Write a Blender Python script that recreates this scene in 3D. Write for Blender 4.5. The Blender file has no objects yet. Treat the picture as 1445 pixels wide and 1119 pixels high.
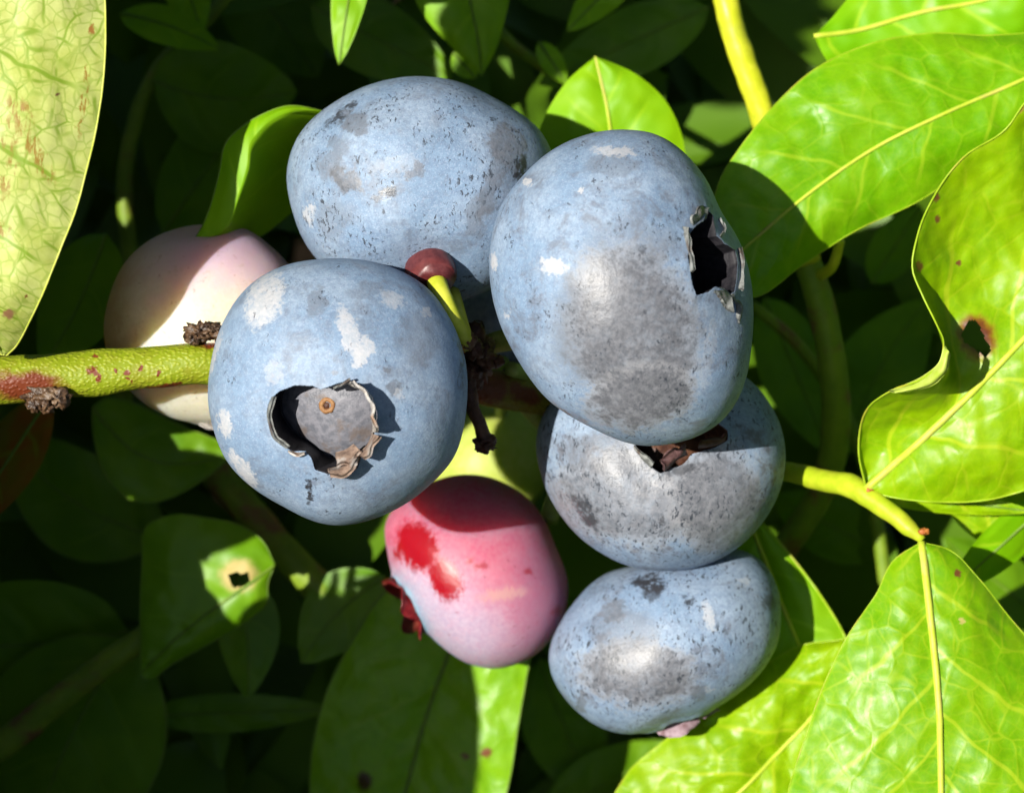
import bpy, math, random
import numpy as np
from mathutils import Vector, Matrix, noise as mnoise

# ------------------------------------------------------------------ camera, sky, sun, exposure
sc = bpy.context.scene
U = 4.65e-5            # metres per photo pixel in the focal plane
D = 4300.0             # camera distance in the same units (20 cm)
PITCH = math.radians(35)
RIGHT = np.array([1.0, 0, 0])
UP = np.array([0, math.sin(PITCH), math.cos(PITCH)])
BACK = np.array([0, -math.cos(PITCH), math.sin(PITCH)])
C0 = np.array([0, 0, 0.42])          # the fruit cluster hangs 42 cm above the soil

cam = bpy.data.cameras.new('camera')
cam_o = bpy.data.objects.new('camera', cam)
sc.collection.objects.link(cam_o)
cam_o.matrix_world = Matrix(((1, UP[0], BACK[0], 0), (0, UP[1], BACK[1], 0), (0, UP[2], BACK[2], 0), (0, 0, 0, 1)))
cam_o.matrix_world.translation = Vector(C0 + BACK * D * U)
cam.sensor_width = 36
cam.lens = 36 * D / 1445.0
cam.clip_start = 0.01
cam.clip_end = 200
cam.dof.use_dof = True
cam.dof.focus_distance = (D - 90) * U
cam.dof.aperture_fstop = 46
sc.camera = cam_o

SUN = np.array([-0.52, 0.075, 1.0]); SUN /= np.linalg.norm(SUN)      # camera frame, towards the sun
sun_w = SUN[0] * RIGHT + SUN[1] * UP + SUN[2] * BACK
world = bpy.data.worlds.new('World'); sc.world = world; world.use_nodes = True
wn = world.node_tree.nodes
bg = wn['Background']
sky = wn.new('ShaderNodeTexSky'); sky.sky_type = 'NISHITA'; sky.sun_disc = False
sky.sun_elevation = math.asin(sun_w[2])
sky.sun_rotation = math.atan2(sun_w[0], sun_w[1])
world.node_tree.links.new(sky.outputs[0], bg.inputs[0])
bg.inputs[1].default_value = 0.05
sl = bpy.data.lights.new('sun', 'SUN'); sl.energy = 5.0; sl.angle = math.radians(0.53); sl.color = (1.0, 0.95, 0.86)
so = bpy.data.objects.new('sun', sl); sc.collection.objects.link(so)
so.rotation_euler = Vector(sun_w).to_track_quat('Z', 'Y').to_euler()
so.location = Vector(C0 + sun_w * 2)
sc.view_settings.view_transform = 'Standard'; sc.view_settings.look = 'None'
sc.view_settings.exposure = 0.72; sc.view_settings.gamma = 1.0
sc.view_settings.use_curve_mapping = False
sc.render.engine = 'CYCLES'
sc.cycles.use_denoising = True
sc.cycles.max_bounces = 4
sc.cycles.diffuse_bounces = 2
sc.cycles.glossy_bounces = 1
sc.cycles.transmission_bounces = 3
sc.cycles.caustics_reflective = False; sc.cycles.caustics_refractive = False
sc.cycles.use_adaptive_sampling = True; sc.cycles.adaptive_threshold = 0.04
random.seed(7); np.random.seed(7)

# ------------------------------------------------------------------ frame helpers
def W(p):
    """photo pixel + depth -> frame coordinates (x right, y up, z to the camera, pixel units)"""
    k = (D - p[2]) / D
    return np.array([(p[0] - 722.5) * k, (559.5 - p[1]) * k, p[2]])
def WW(P):
    P = np.asarray(P, float); k = (D - P[:, 2]) / D
    return np.stack([(P[:, 0] - 722.5) * k, (559.5 - P[:, 1]) * k, P[:, 2]], 1)
def PIX(F):
    k = D / (D - F[:, 2])
    return np.stack([F[:, 0] * k + 722.5, 559.5 - F[:, 1] * k, F[:, 2]], 1)
def world_pts(F):
    F = np.asarray(F, float)
    return C0 + U * (F[:, 0:1] * RIGHT + F[:, 1:2] * UP + F[:, 2:3] * BACK)
def sun_back(px, py, z, zo):
    """the point at depth zo whose shadow falls on the pixel point (frame coordinates)"""
    f = W((px, py, z)); return f + SUN / SUN[2] * (zo - z)

def link(o): sc.collection.objects.link(o); return o
def thing(name, label, cat, base, group=None):
    o = link(bpy.data.objects.new(name, None))
    o.empty_display_size = 0.003
    o.location = Vector(world_pts([W(base)])[0])
    o['label'] = label; o['category'] = cat
    if group: o['group'] = group
    return o
def origin_of(parent):
    p = np.zeros(3)
    while parent is not None:
        p += np.array(parent.location); parent = parent.parent
    return p
def mesh(name, F, faces, mat, parent=None, attrs=None, smooth=True, label=None):
    F = np.asarray(F, float)
    wp = world_pts(F) - origin_of(parent)
    me = bpy.data.meshes.new(name)
    me.from_pydata(wp.tolist(), [], faces)
    if smooth: me.polygons.foreach_set('use_smooth', [True] * len(me.polygons))
    a = me.attributes.new('loc', 'FLOAT_VECTOR', 'POINT')
    a.data.foreach_set('vector', PIX(F).astype(np.float32).ravel())
    for k, v in (attrs or {}).items():
        a = me.attributes.new(k, 'FLOAT_VECTOR', 'POINT')
        a.data.foreach_set('vector', np.asarray(v, np.float32).ravel())
    me.materials.append(mat)
    me.update()
    o = link(bpy.data.objects.new(name, me))
    o.parent = parent
    if label: o['label'] = label
    return o

def cat_rom(P, n, closed=False):
    """chord-length Catmull-Rom resampling"""
    P = np.asarray(P, float)
    if closed: P = np.vstack([P, P[:1]])
    seg = np.linalg.norm(np.diff(P, axis=0), axis=1); seg[seg < 1e-6] = 1e-6
    t = np.concatenate([[0], np.cumsum(seg)]); t /= t[-1]
    if closed:
        tan = np.empty_like(P); m = len(P) - 1
        for i in range(m + 1):
            a, b = (i - 1) % m, (i + 1) % m
            dt = (t[i] - t[i - 1] if i else t[m] - t[m - 1]) + (t[i + 1] - t[i] if i < m else t[1])
            tan[i] = (P[b] - P[a]) / dt
    else:
        tan = np.gradient(P, t, axis=0) if len(P) > 2 else np.repeat((P[1:] - P[:1]), 2, 0)
    s = np.linspace(0, 1, n); k = np.clip(np.searchsorted(t, s, side='right') - 1, 0, len(P) - 2)
    h = (t[k + 1] - t[k]); x = ((s - t[k]) / h)[:, None]; h = h[:, None]
    return ((2 * x**3 - 3 * x**2 + 1) * P[k] + (x**3 - 2 * x**2 + x) * h * tan[k] + (-2 * x**3 + 3 * x**2) * P[k + 1] + (x**3 - x**2) * h * tan[k + 1])

def inside(poly, X, Y):
    res = np.zeros(np.shape(X), bool); n = len(poly); j = n - 1
    for i in range(n):
        xi, yi = poly[i][:2]; xj, yj = poly[j][:2]
        c = ((yi > Y) != (yj > Y)) & (X < (xj - xi) * (Y - yi) / ((yj - yi) or 1e-9) + xi)
        res ^= c; j = i
    return res
def nz(v, s, seed=0.0):
    return mnoise.noise(Vector((v[0] * s + seed, v[1] * s - seed * 0.7, v[2] * s + seed * 1.3)))

# ------------------------------------------------------------------ node helper
class NT:
    def __init__(s, name):
        s.m = bpy.data.materials.new(name); s.m.use_nodes = True
        s.t = s.m.node_tree; s.n = s.t.nodes; s.n.clear()
        s.out = s.n.new('ShaderNodeOutputMaterial')
    def put(s, inp, v):
        if v is None: return
        if isinstance(v, bpy.types.NodeSocket): s.t.links.new(v, inp)
        elif inp.type == 'RGBA' and not hasattr(v, '__len__'): inp.default_value = (v, v, v, 1)
        elif inp.type == 'RGBA' and len(v) == 3: inp.default_value = (*v, 1)
        else: inp.default_value = v
    def attr(s, name):
        a = s.n.new('ShaderNodeAttribute'); a.attribute_name = name; return a.outputs['Vector']
    def math(s, op, a, b=None, c=None, clamp=False):
        n = s.n.new('ShaderNodeMath'); n.operation = op; n.use_clamp = clamp
        for i, v in enumerate((a, b, c)): s.put(n.inputs[i], v)
        return n.outputs[0]
    def vmath(s, op, a, b=None, scale=None):
        n = s.n.new('ShaderNodeVectorMath'); n.operation = op
        s.put(n.inputs[0], a); s.put(n.inputs[1], b)
        if scale is not None: s.put(n.inputs['Scale'], scale)
        return n.outputs['Value' if op in ('LENGTH', 'DOT_PRODUCT') else 'Vector']
    def mapping(s, v, loc=(0, 0, 0), rot=(0, 0, 0), scale=(1, 1, 1), kind='POINT'):
        n = s.n.new('ShaderNodeMapping'); n.vector_type = kind
        s.put(n.inputs[0], v); n.inputs[1].default_value = loc; n.inputs[2].default_value = rot; n.inputs[3].default_value = scale
        return n.outputs[0]
    def noise(s, v, scale, detail=3, rough=0.55, col=False, dist=0.0):
        n = s.n.new('ShaderNodeTexNoise'); s.put(n.inputs['Vector'], v); n.inputs['Scale'].default_value = scale
        n.inputs['Detail'].default_value = detail; n.inputs['Roughness'].default_value = rough; n.inputs['Distortion'].default_value = dist
        return n.outputs['Color' if col else 'Fac']
    def vor(s, v, scale, feature='F1', rnd=1.0, out='Distance'):
        n = s.n.new('ShaderNodeTexVoronoi'); n.feature = feature; s.put(n.inputs['Vector'], v)
        n.inputs['Scale'].default_value = scale; n.inputs['Randomness'].default_value = rnd
        return n.outputs[out]
    def ramp(s, v, a, b, lo=0.0, hi=1.0):
        n = s.n.new('ShaderNodeMapRange'); n.interpolation_type = 'SMOOTHSTEP'
        s.put(n.inputs[0], v)
        if a > b: a, b, lo, hi = b, a, hi, lo
        n.inputs[1].default_value = a; n.inputs[2].default_value = b; n.inputs[3].default_value = lo; n.inputs[4].default_value = hi
        return n.outputs[0]
    def mix(s, f, a, b, mode='MIX'):
        n = s.n.new('ShaderNodeMix'); n.data_type = 'RGBA'; n.blend_type = mode
        s.put(n.inputs[0], f); s.put(n.inputs[6], a); s.put(n.inputs[7], b)
        return n.outputs[2]
    def mixf(s, f, a, b):
        n = s.n.new('ShaderNodeMix'); n.data_type = 'FLOAT'
        s.put(n.inputs[0], f); s.put(n.inputs[2], a); s.put(n.inputs[3], b)
        return n.outputs[0]
    def sep(s, v):
        n = s.n.new('ShaderNodeSeparateXYZ'); s.put(n.inputs[0], v); return n.outputs
    def comb(s, x, y, z=0.0):
        n = s.n.new('ShaderNodeCombineXYZ')
        for i, v in enumerate((x, y, z)): s.put(n.inputs[i], v)
        return n.outputs[0]
    def bump(s, h, dist, strength=1.0, normal=None):
        n = s.n.new('ShaderNodeBump'); s.put(n.inputs['Height'], h); n.inputs['Distance'].default_value = dist; n.inputs['Strength'].default_value = strength
        if normal is not None: s.put(n.inputs['Normal'], normal)
        return n.outputs[0]
    def bsdf(s, **kw):
        n = s.n.new('ShaderNodeBsdfPrincipled')
        for k, v in kw.items(): s.put(n.inputs[k.replace('_', ' ')], v)
        return n.outputs[0]
    def done(s, sh): s.t.links.new(sh, s.out.inputs[0]); return s.m

def ellipse_mask(t, q, e, soft=0.18, grain=None, k=1.0):
    """1 inside an ellipse (cx, cy, rx, ry, degrees) drawn on the local coordinates q"""
    cx, cy, rx, ry, ang = e
    m = t.mapping(q, loc=(cx, cy, 0), rot=(0, 0, math.radians(ang)), scale=(rx, ry, 1e9), kind='TEXTURE')
    ln = t.vmath('LENGTH', m)
    if grain is not None: ln = t.math('ADD', ln, t.math('MULTIPLY', t.math('SUBTRACT', grain, 0.5), k))
    return t.ramp(ln, 1.0 + soft, 1.0 - soft)

# ------------------------------------------------------------------ berry skin
def blue_skin(name, patches, zc, seed=0.0, fleck=0.5, fleck_ang=20, tint=(0.165, 0.25, 0.365), tint2=(0.24, 0.315, 0.415), grey=0.0):
    t = NT(name)
    L = t.attr('loc')
    Ls = t.vmath('ADD', L, (seed * 131.0, seed * 71.0, seed * 37.0))
    big = t.noise(Ls, 0.012, 3, 0.6)
    fine = t.noise(Ls, 0.13, 4, 0.72)
    gr = t.noise(Ls, 0.06, 4, 0.72)
    gra = t.noise(Ls, 0.42, 1, 0.6)
    col = t.mix(t.ramp(big, 0.36, 0.66), tint, tint2)
    col = t.mix(t.ramp(fine, 0.36, 0.70, 0.0, 0.55), col, (0.105, 0.15, 0.24))
    col = t.mix(t.ramp(gra, 0.5, 0.75, 0.0, 0.35), col, (0.40, 0.45, 0.56))
    # thin bloom in cloudy areas
    cl = t.math('MULTIPLY', t.ramp(t.noise(Ls, 0.019, 4, 0.72, dist=0.6), 0.47, 0.66), t.ramp(gr, 0.3, 0.6))
    thin = t.math('MULTIPLY', cl, 0.5 + grey)
    col = t.mix(thin, col, (0.105, 0.11, 0.135))
    rough = t.mixf(thin, 0.62, 0.5)
    wob = t.vmath('SCALE', t.vmath('SUBTRACT', t.noise(Ls, 0.035, 4, 0.68, col=True), (0.5, 0.5, 0.5)), scale=54.0)
    wobs = t.vmath('SCALE', t.vmath('SUBTRACT', t.noise(Ls, 0.10, 3, 0.68, col=True), (0.5, 0.5, 0.5)), scale=26.0)
    q1 = t.vmath('ADD', L, wob); q2 = t.vmath('ADD', L, wobs)
    front = t.math('GREATER_THAN', t.sep(L)[2], zc - 60.0)
    grm = t.mixf(0.28, 1.0, t.ramp(gr, 0.30, 0.58)); grd = t.ramp(gr, 0.32, 0.52)
    rubcol = t.mix(t.ramp(fine, 0.35, 0.65), (0.085, 0.09, 0.105), (0.14, 0.145, 0.165))
    scarcol = t.mix(t.ramp(fine, 0.35, 0.65), (0.36, 0.38, 0.41), (0.48, 0.47, 0.48))
    for kind, e, st in patches:
        if kind == 'rub':
            m = t.math('MULTIPLY', t.math('MULTIPLY', ellipse_mask(t, q1, e, 0.24, fine, 0.55), grm), t.math('MULTIPLY', front, st))
            if e[2] > 38 and st > 0.7:        # wax pushed up along the edge of the rub
                mo = ellipse_mask(t, q1, (e[0], e[1], e[2] * 1.12, e[3] * 1.12, e[4]), 0.12, fine, 0.7)
                col = t.mix(t.math('MULTIPLY', t.math('MULTIPLY', mo, front), 0.38), col, scarcol)
            col = t.mix(m, col, rubcol)
            rough = t.mixf(m, rough, 0.42)
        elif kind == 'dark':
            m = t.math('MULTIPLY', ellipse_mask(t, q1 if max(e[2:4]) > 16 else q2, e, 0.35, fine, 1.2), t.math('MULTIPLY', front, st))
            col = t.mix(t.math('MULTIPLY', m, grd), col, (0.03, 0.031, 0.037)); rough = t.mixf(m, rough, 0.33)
        elif kind == 'scar':
            m = t.math('MULTIPLY', ellipse_mask(t, q2, e, 0.2, fine, 1.3), t.math('MULTIPLY', front, st * 0.85))
            m = t.math('MULTIPLY', m, t.ramp(gr, 0.32, 0.5, 0.4, 1.0))
            col = t.mix(m, col, scarcol)
    # short dark flecks where the wax has been scratched
    ang = t.vmath('ADD', Ls, t.vmath('SCALE', wob, scale=0.4))
    gate = t.ramp(t.noise(Ls, 0.016, 5, 0.75), 0.60 - 0.2 * fleck, 0.72 - 0.2 * fleck)
    f1 = t.noise(t.mapping(ang, rot=(0, 0, math.radians(fleck_ang)), scale=(1.0, 0.34, 0.6)), 0.25, 3, 0.62)
    fl = t.ramp(f1, 0.56, 0.625)
    fl = t.math('MULTIPLY', fl, gate)
    col = t.mix(t.math('MULTIPLY', fl, 0.92), col, (0.03, 0.037, 0.05))
    nrm = t.bump(t.noise(Ls, 0.22, 2, 0.7), 0.9 * U, 0.55)
    return t.done(t.bsdf(Base_Color=col, Roughness=rough, Specular_IOR_Level=0.5, Normal=nrm))

def pink_skin():
    t = NT('pink_berry_skin'); L = t.attr('loc')
    fine = t.noise(L, 0.15, 5, 0.7); big = t.noise(L, 0.015, 4, 0.6)
    wob = t.vmath('SCALE', t.vmath('SUBTRACT', t.noise(L, 0.04, 5, 0.65, col=True), (0.5, 0.5, 0.5)), scale=30.0)
    wobs = t.vmath('SCALE', t.vmath('SUBTRACT', t.noise(t.mapping(L, rot=(0, 0, -0.5), scale=(1, 0.25, 1)), 0.16, 3, 0.65, col=True), (0.5, 0.5, 0.5)), scale=26.0)
    q = t.vmath('ADD', L, wob); q2 = t.vmath('ADD', L, wobs)
    col = t.mix(t.ramp(big, 0.36, 0.64), (0.42, 0.075, 0.145), (0.46, 0.13, 0.20))
    col = t.mix(t.ramp(fine, 0.35, 0.7, 0, 0.55), col, (0.45, 0.20, 0.25))
    pale = t.math('MAXIMUM', ellipse_mask(t, q, (640, 892, 100, 66, 25), 0.8), ellipse_mask(t, q, (594, 846, 34, 66, -30), 0.6))
    col = t.mix(t.math('MULTIPLY', pale, 0.95), col, t.mix(t.ramp(fine, 0.3, 0.7), (0.35, 0.29, 0.40), (0.43, 0.37, 0.46)))
    col = t.mix(t.math('MULTIPLY', ellipse_mask(t, q, (775, 850, 45, 95, -12), 0.6), 0.6), col, (0.33, 0.15, 0.24))
    col = t.mix(ellipse_mask(t, q2, (710, 838, 30, 8, -8), 0.6, fine, 1.2), col, (0.47, 0.26, 0.26))
    red = t.math('MAXIMUM', t.math('MAXIMUM', ellipse_mask(t, q2, (589, 771, 27, 37, -28), 0.25, fine, 1.0), ellipse_mask(t, q2, (628, 817, 21, 31, -28), 0.3, fine, 1.2)), ellipse_mask(t, q2, (566, 765, 5, 26, 20), 0.2))
    for e in ((680, 800, 7, 6, 0), (664, 790, 5, 5, 0), (746, 806, 6, 4, 0), (786, 862, 5, 8, 0)):
        red = t.math('MAXIMUM', red, t.math('MULTIPLY', ellipse_mask(t, q, e, 0.6), 0.75))
    col = t.mix(red, col, (0.27, 0.004, 0.012))
    fl = t.math('MULTIPLY', t.ramp(t.vor(t.mapping(q, rot=(0, 0, 0.5), scale=(0.4, 1, 0.7)), 0.1), 0.2, 0.08), t.ramp(t.noise(L, 0.02, 3, 0.6), 0.45, 0.6))
    col = t.mix(t.math('MULTIPLY', fl, 0.6), col, (0.20, 0.04, 0.06))
    return t.done(t.bsdf(Base_Color=col, Roughness=t.mixf(red, 0.55, 0.28), Specular_IOR_Level=0.4, Subsurface_Weight=0.8, Subsurface_Radius=(1.0, 0.10, 0.10), Subsurface_Scale=0.008, Normal=t.bump(fine, 1.0 * U, 0.7)))

def pale_skin():
    t = NT('pale_berry_skin'); L = t.attr('loc')
    fine = t.noise(L, 0.15, 5, 0.7)
    q = t.vmath('ADD', L, t.vmath('SCALE', t.vmath('SUBTRACT', t.noise(L, 0.03, 4, 0.6, col=True), (0.5, 0.5, 0.5)), scale=60.0))
    col = t.mix(t.ramp(fine, 0.3, 0.7), (0.66, 0.59, 0.42), (0.72, 0.65, 0.50))
    col = t.mix(t.math('MULTIPLY', t.ramp(t.sep(q)[1], 480, 340), 0.92), col, (0.56, 0.345, 0.45))
    col = t.mix(t.math('MULTIPLY', t.ramp(t.sep(q)[0], 215, 150), 0.75), col, (0.40, 0.18, 0.10))
    col = t.mix(t.math('MULTIPLY', t.ramp(t.vor(q, 0.045), 0.2, 0.06), 0.35), col, (0.30, 0.14, 0.08))
    col = t.mix(t.math('MULTIPLY', t.ramp(t.noise(L, 0.05, 6, 0.7), 0.55, 0.75), 0.5), col, (0.38, 0.26, 0.14))
    return t.done(t.bsdf(Base_Color=col, Roughness=0.5, Specular_IOR_Level=0.4, Subsurface_Weight=0.7, Subsurface_Radius=(1.0, 0.62, 0.3), Subsurface_Scale=0.006, Normal=t.bump(fine, 0.8 * U, 0.6)))
def green_skin():
    t = NT('green_berry_skin'); L = t.attr('loc')
    fine = t.noise(L, 0.1, 4, 0.6)
    col = t.mix(t.ramp(fine, 0.3, 0.7), (0.34, 0.42, 0.06), (0.42, 0.48, 0.11))
    return t.done(t.bsdf(Base_Color=col, Roughness=0.5, Specular_IOR_Level=0.4, Subsurface_Weight=0.4, Subsurface_Radius=(1.0, 1.0, 0.2), Subsurface_Scale=0.002, Normal=t.bump(fine, 0.6 * U, 0.5)))

# ------------------------------------------------------------------ other materials
def simple(name, c1, c2, scale=0.1, rough=0.6, bump=1.0, spec=0.3, stretch=(1, 1, 1), c3=None):
    t = NT(name); L = t.mapping(t.attr('loc'), scale=stretch)
    f = t.noise(L, scale, 5, 0.65)
    col = t.mix(t.ramp(f, 0.34, 0.66), c1, c2)
    if c3: col = t.mix(t.ramp(t.noise(L, scale * 0.35, 4, 0.6), 0.52, 0.66), col, c3)
    return t.done(t.bsdf(Base_Color=col, Roughness=rough, Specular_IOR_Level=spec, Normal=t.bump(f, bump * U, 0.9)))
M_calyx = simple('calyx_grey_brown', (0.10, 0.095, 0.10), (0.22, 0.20, 0.21), 0.09, 0.5, 2.0, c3=(0.13, 0.085, 0.06))
M_disc = simple('calyx_disc_grey_blue', (0.10, 0.105, 0.125), (0.17, 0.17, 0.195), 0.09, 0.42, 2.0, c3=(0.13, 0.11, 0.105))
M_pit_shade = simple('calyx_pit_painted_shade', (0.006, 0.006, 0.009), (0.02, 0.018, 0.022), 0.09, 0.6, 1.5)  # dark navy lining, taken near black to paint in the cavity's shade
M_sepal_pale = simple('sepal_dry_pale', (0.30, 0.27, 0.24), (0.46, 0.44, 0.42), 0.10, 0.6, 2.0, c3=(0.24, 0.15, 0.10))
M_sepal_brown = simple('sepal_dry_brown', (0.13, 0.085, 0.065), (0.27, 0.19, 0.145), 0.10, 0.55, 2.0, c3=(0.30, 0.27, 0.25))
M_sepal_grey = simple('sepal_grey_green', (0.09, 0.095, 0.09), (0.23, 0.24, 0.23), 0.10, 0.5, 2.0, c3=(0.09, 0.07, 0.06))
M_sepal_red = simple('sepal_red', (0.075, 0.002, 0.004), (0.15, 0.010, 0.012), 0.10, 0.35, 1.0, c3=(0.19, 0.05, 0.03))
M_sepal_purple = simple('sepal_purple', (0.20, 0.13, 0.15), (0.30, 0.22, 0.25), 0.10, 0.55, 2.0, c3=(0.12, 0.06, 0.06))
M_plum = simple('sepal_dark_plum', (0.05, 0.022, 0.022), (0.12, 0.065, 0.065), 0.10, 0.5, 2.0)
M_style = simple('style_scar_brown', (0.20, 0.09, 0.035), (0.28, 0.15, 0.06), 0.2, 0.6, 1.0)
M_dead = simple('dead_stalk_brown', (0.035, 0.012, 0.008), (0.085, 0.035, 0.02), 0.08, 0.5, 2.5, c3=(0.13, 0.06, 0.03))
M_bud = simple('dry_bud_brown', (0.025, 0.013, 0.008), (0.11, 0.06, 0.03), 0.09, 0.4, 3.0, spec=0.5, c3=(0.17, 0.11, 0.065))
M_stalk = simple('yellow_green_stalk', (0.36, 0.40, 0.02), (0.46, 0.47, 0.05), 0.05, 0.45, 0.6)
M_stalk_green = simple('pale_green_stalk', (0.22, 0.30, 0.05), (0.30, 0.36, 0.08), 0.05, 0.5, 0.6)
M_recept = simple('red_receptacle', (0.065, 0.008, 0.009), (0.13, 0.028, 0.028), 0.05, 0.42, 0.8, spec=0.5)
M_shoot = simple('yellow_shoot_stem', (0.42, 0.46, 0.012), (0.54, 0.55, 0.03), 0.04, 0.4, 0.8, c3=(0.36, 0.40, 0.02))
M_shoot_green = simple('green_shoot_stem', (0.30, 0.40, 0.010), (0.40, 0.47, 0.02), 0.04, 0.45, 0.8, c3=(0.34, 0.36, 0.02))
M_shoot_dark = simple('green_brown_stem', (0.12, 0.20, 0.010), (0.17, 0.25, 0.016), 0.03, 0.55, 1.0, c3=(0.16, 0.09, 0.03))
M_node = simple('red_node', (0.40, 0.15, 0.03), (0.30, 0.08, 0.02), 0.08, 0.5, 1.0)

def branch_mat():
    t = NT('warty_green_bark'); L = t.attr('loc')
    w = t.vor(t.mapping(L, scale=(0.75, 1, 1)), 0.24, 'SMOOTH_F1')
    n = t.noise(L, 0.02, 4, 0.6)
    wart = t.ramp(w, 0.55, 0.15)
    col = t.mix(wart, (0.18, 0.23, 0.005), (0.26, 0.30, 0.018))
    col = t.mix(t.ramp(n, 0.5, 0.68, 0, 0.6), col, (0.20, 0.19, 0.012))
    q = t.vmath('ADD', L, t.vmath('SCALE', t.vmath('SUBTRACT', t.noise(L, 0.06, 4, 0.6, col=True), (0.5, 0.5, 0.5)), scale=26.0))
    br = None
    for e in ((35, 545, 55, 20, 3), (132, 524, 9, 4, 20), (138, 534, 4, 8, 0), (166, 521, 4, 4, 0), (179, 524, 4, 3, 0), (200, 517, 4, 5, 0), (226, 525, 3, 3, 0), (178, 534, 3, 3, 0), (187, 537, 3, 2, 0), (305, 486, 26, 8, 0), (135, 505, 3, 2, 0), (690, 545, 30, 25, 0), (740, 555, 26, 12, 20), (240, 546, 40, 4, 0)):
        m = ellipse_mask(t, q, e, 0.35); br = m if br is None else t.math('MAXIMUM', br, m)
    col = t.mix(br, col, (0.14, 0.028, 0.008))
    col = t.mix(t.math('MULTIPLY', t.ramp(t.sep(q)[0], 620, 680), 0.45), col, (0.10, 0.04, 0.01))
    nm = t.bump(wart, 1.2 * U, 0.7)
    return t.done(t.bsdf(Base_Color=col, Roughness=0.5, Specular_IOR_Level=0.35, Normal=nm))
M_branch = branch_mat()

def leaf_mat(name, base=(0.17, 0.37, 0.001), base2=(0.23, 0.43, 0.002), vein=(0.42, 0.55, 0.03), rough=0.34, trans=0.18, tcol=(0.40, 0.62, 0.002),
             spacing=85.0, slope=0.95, cell=36.0, net=0.8, spots=(), vein_bump=2.0, seed=0.0, spec=0.28, fine_net=0.35, streaks=(), lite=False, under=False, fade_at=(0.92, 0.55), secw=4.2, warp=22.0, terw=2.2):
    t = NT(name)
    V = t.attr('luv'); L = t.attr('loc'); s = t.sep(V)
    P = t.vmath('ADD', t.comb(s[0], s[1]), (seed * 97.0, 0, 0))
    wob = t.vmath('SUBTRACT', t.noise(P, 0.016, 2, 0.5, col=True), (0.5, 0.5, 0.5))
    Pw = t.vmath('ADD', P, t.vmath('SCALE', wob, scale=warp))
    sw = t.sep(Pw)
    ay = t.math('ABSOLUTE', sw[1])
    side = t.math('MULTIPLY', t.math('SIGN', s[1]), spacing * 0.21)
    run = t.math('ADD', t.math('SUBTRACT', sw[0], t.math('MULTIPLY', ay, slope)), t.math('MULTIPLY', t.math('MULTIPLY', ay, ay), 0.0012))
    wv = t.math('DIVIDE', t.math('ADD', run, side), spacing)
    d2 = t.math('MULTIPLY', t.math('PINGPONG', wv, 0.5), spacing * 0.72)
    fade = t.ramp(s[2], *fade_at)
    sec = t.math('MULTIPLY', t.ramp(d2, secw, secw * 0.3), fade)
    n1 = t.noise(P, 0.012, 2 if lite else 3, 0.6)
    veins = sec; hs = t.math('MULTIPLY', t.ramp(d2, 0.0, 18.0), fade)
    if not lite:
        tert = t.math('MULTIPLY', t.vor(Pw, 1.0 / cell, 'DISTANCE_TO_EDGE', 1.0), cell)
        tv = t.math('MULTIPLY', t.ramp(tert, terw, terw * 0.2), t.ramp(t.noise(P, 0.03, 2, 0.5), 0.36, 0.56, 0.1, 0.9))
        q4 = t.math('MULTIPLY', t.vor(Pw, 2.7 / cell, 'DISTANCE_TO_EDGE', 1.0), cell / 2.7)
        qv = t.math('MULTIPLY', t.ramp(q4, 1.6, 0.2), fine_net)
        veins = t.math('MAXIMUM', sec, t.math('MULTIPLY', t.math('MAXIMUM', tv, qv), net))
        hs = t.math('ADD', hs, t.math('MULTIPLY', t.ramp(tert, 0.0, 5.0), 0.45 * net))
    col = t.mix(t.ramp(n1, 0.35, 0.65), base, base2)
    if not lite:
        n2 = t.noise(P, 0.11, 4, 0.7)
        col = t.mix(t.ramp(n2, 0.35, 0.75, 0, 0.4), col, tuple(c * 1.3 for c in base2))
        hs = t.math('ADD', hs, t.math('MULTIPLY', n2, 0.3))
    col = t.mix(t.math('MULTIPLY', veins, 0.85), col, vein)
    col = t.mix(t.math('MULTIPLY', t.ramp(s[2], 0.965, 0.995), 0.3), col, tuple(min(0.6, c * 1.2) for c in (base2 if under else vein)))
    if spots or streaks:
        q = t.vmath('ADD', L, t.vmath('SCALE', t.vmath('SUBTRACT', t.noise(L, 0.09, 3, 0.65, col=True), (0.5, 0.5, 0.5)), scale=16.0))
    for e, c in spots:
        col = t.mix(ellipse_mask(t, q, e, 0.35), col, c)
    if streaks: qs = t.vmath('ADD', L, t.vmath('SCALE', t.vmath('SUBTRACT', t.noise(L, 0.06, 4, 0.7, col=True), (0.5, 0.5, 0.5)), scale=40.0))
    for e, c in streaks:
        m = t.math('MULTIPLY', ellipse_mask(t, qs, e, 0.5), t.ramp(t.noise(t.mapping(L, rot=(0, 0, -math.radians(e[4])), scale=(1.0, 0.22, 1)), 0.14, 3, 0.7), 0.46, 0.58))
        col = t.mix(m, col, c)
    nm = t.bump(hs, vein_bump * U, 0.8)
    rg = rough if lite else t.math('ADD', rough, t.math('MULTIPLY', t.math('SUBTRACT', t.noise(P, 0.05, 3, 0.7), 0.5), 0.4))
    pr = t.bsdf(Base_Color=col, Roughness=rg, Specular_IOR_Level=spec, Normal=nm)
    tr = t.n.new('ShaderNodeBsdfTranslucent')
    t.put(tr.inputs[0], tcol if lite else t.mix(t.math('MULTIPLY', veins, 0.5), tcol, tuple(c * 0.6 for c in tcol))); t.put(tr.inputs[1], nm)
    mx = t.n.new('ShaderNodeMixShader'); mx.inputs[0].default_value = trans
    t.t.links.new(pr, mx.inputs[1]); t.t.links.new(tr.outputs[0], mx.inputs[2])
    return t.done(mx.outputs[0])
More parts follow.
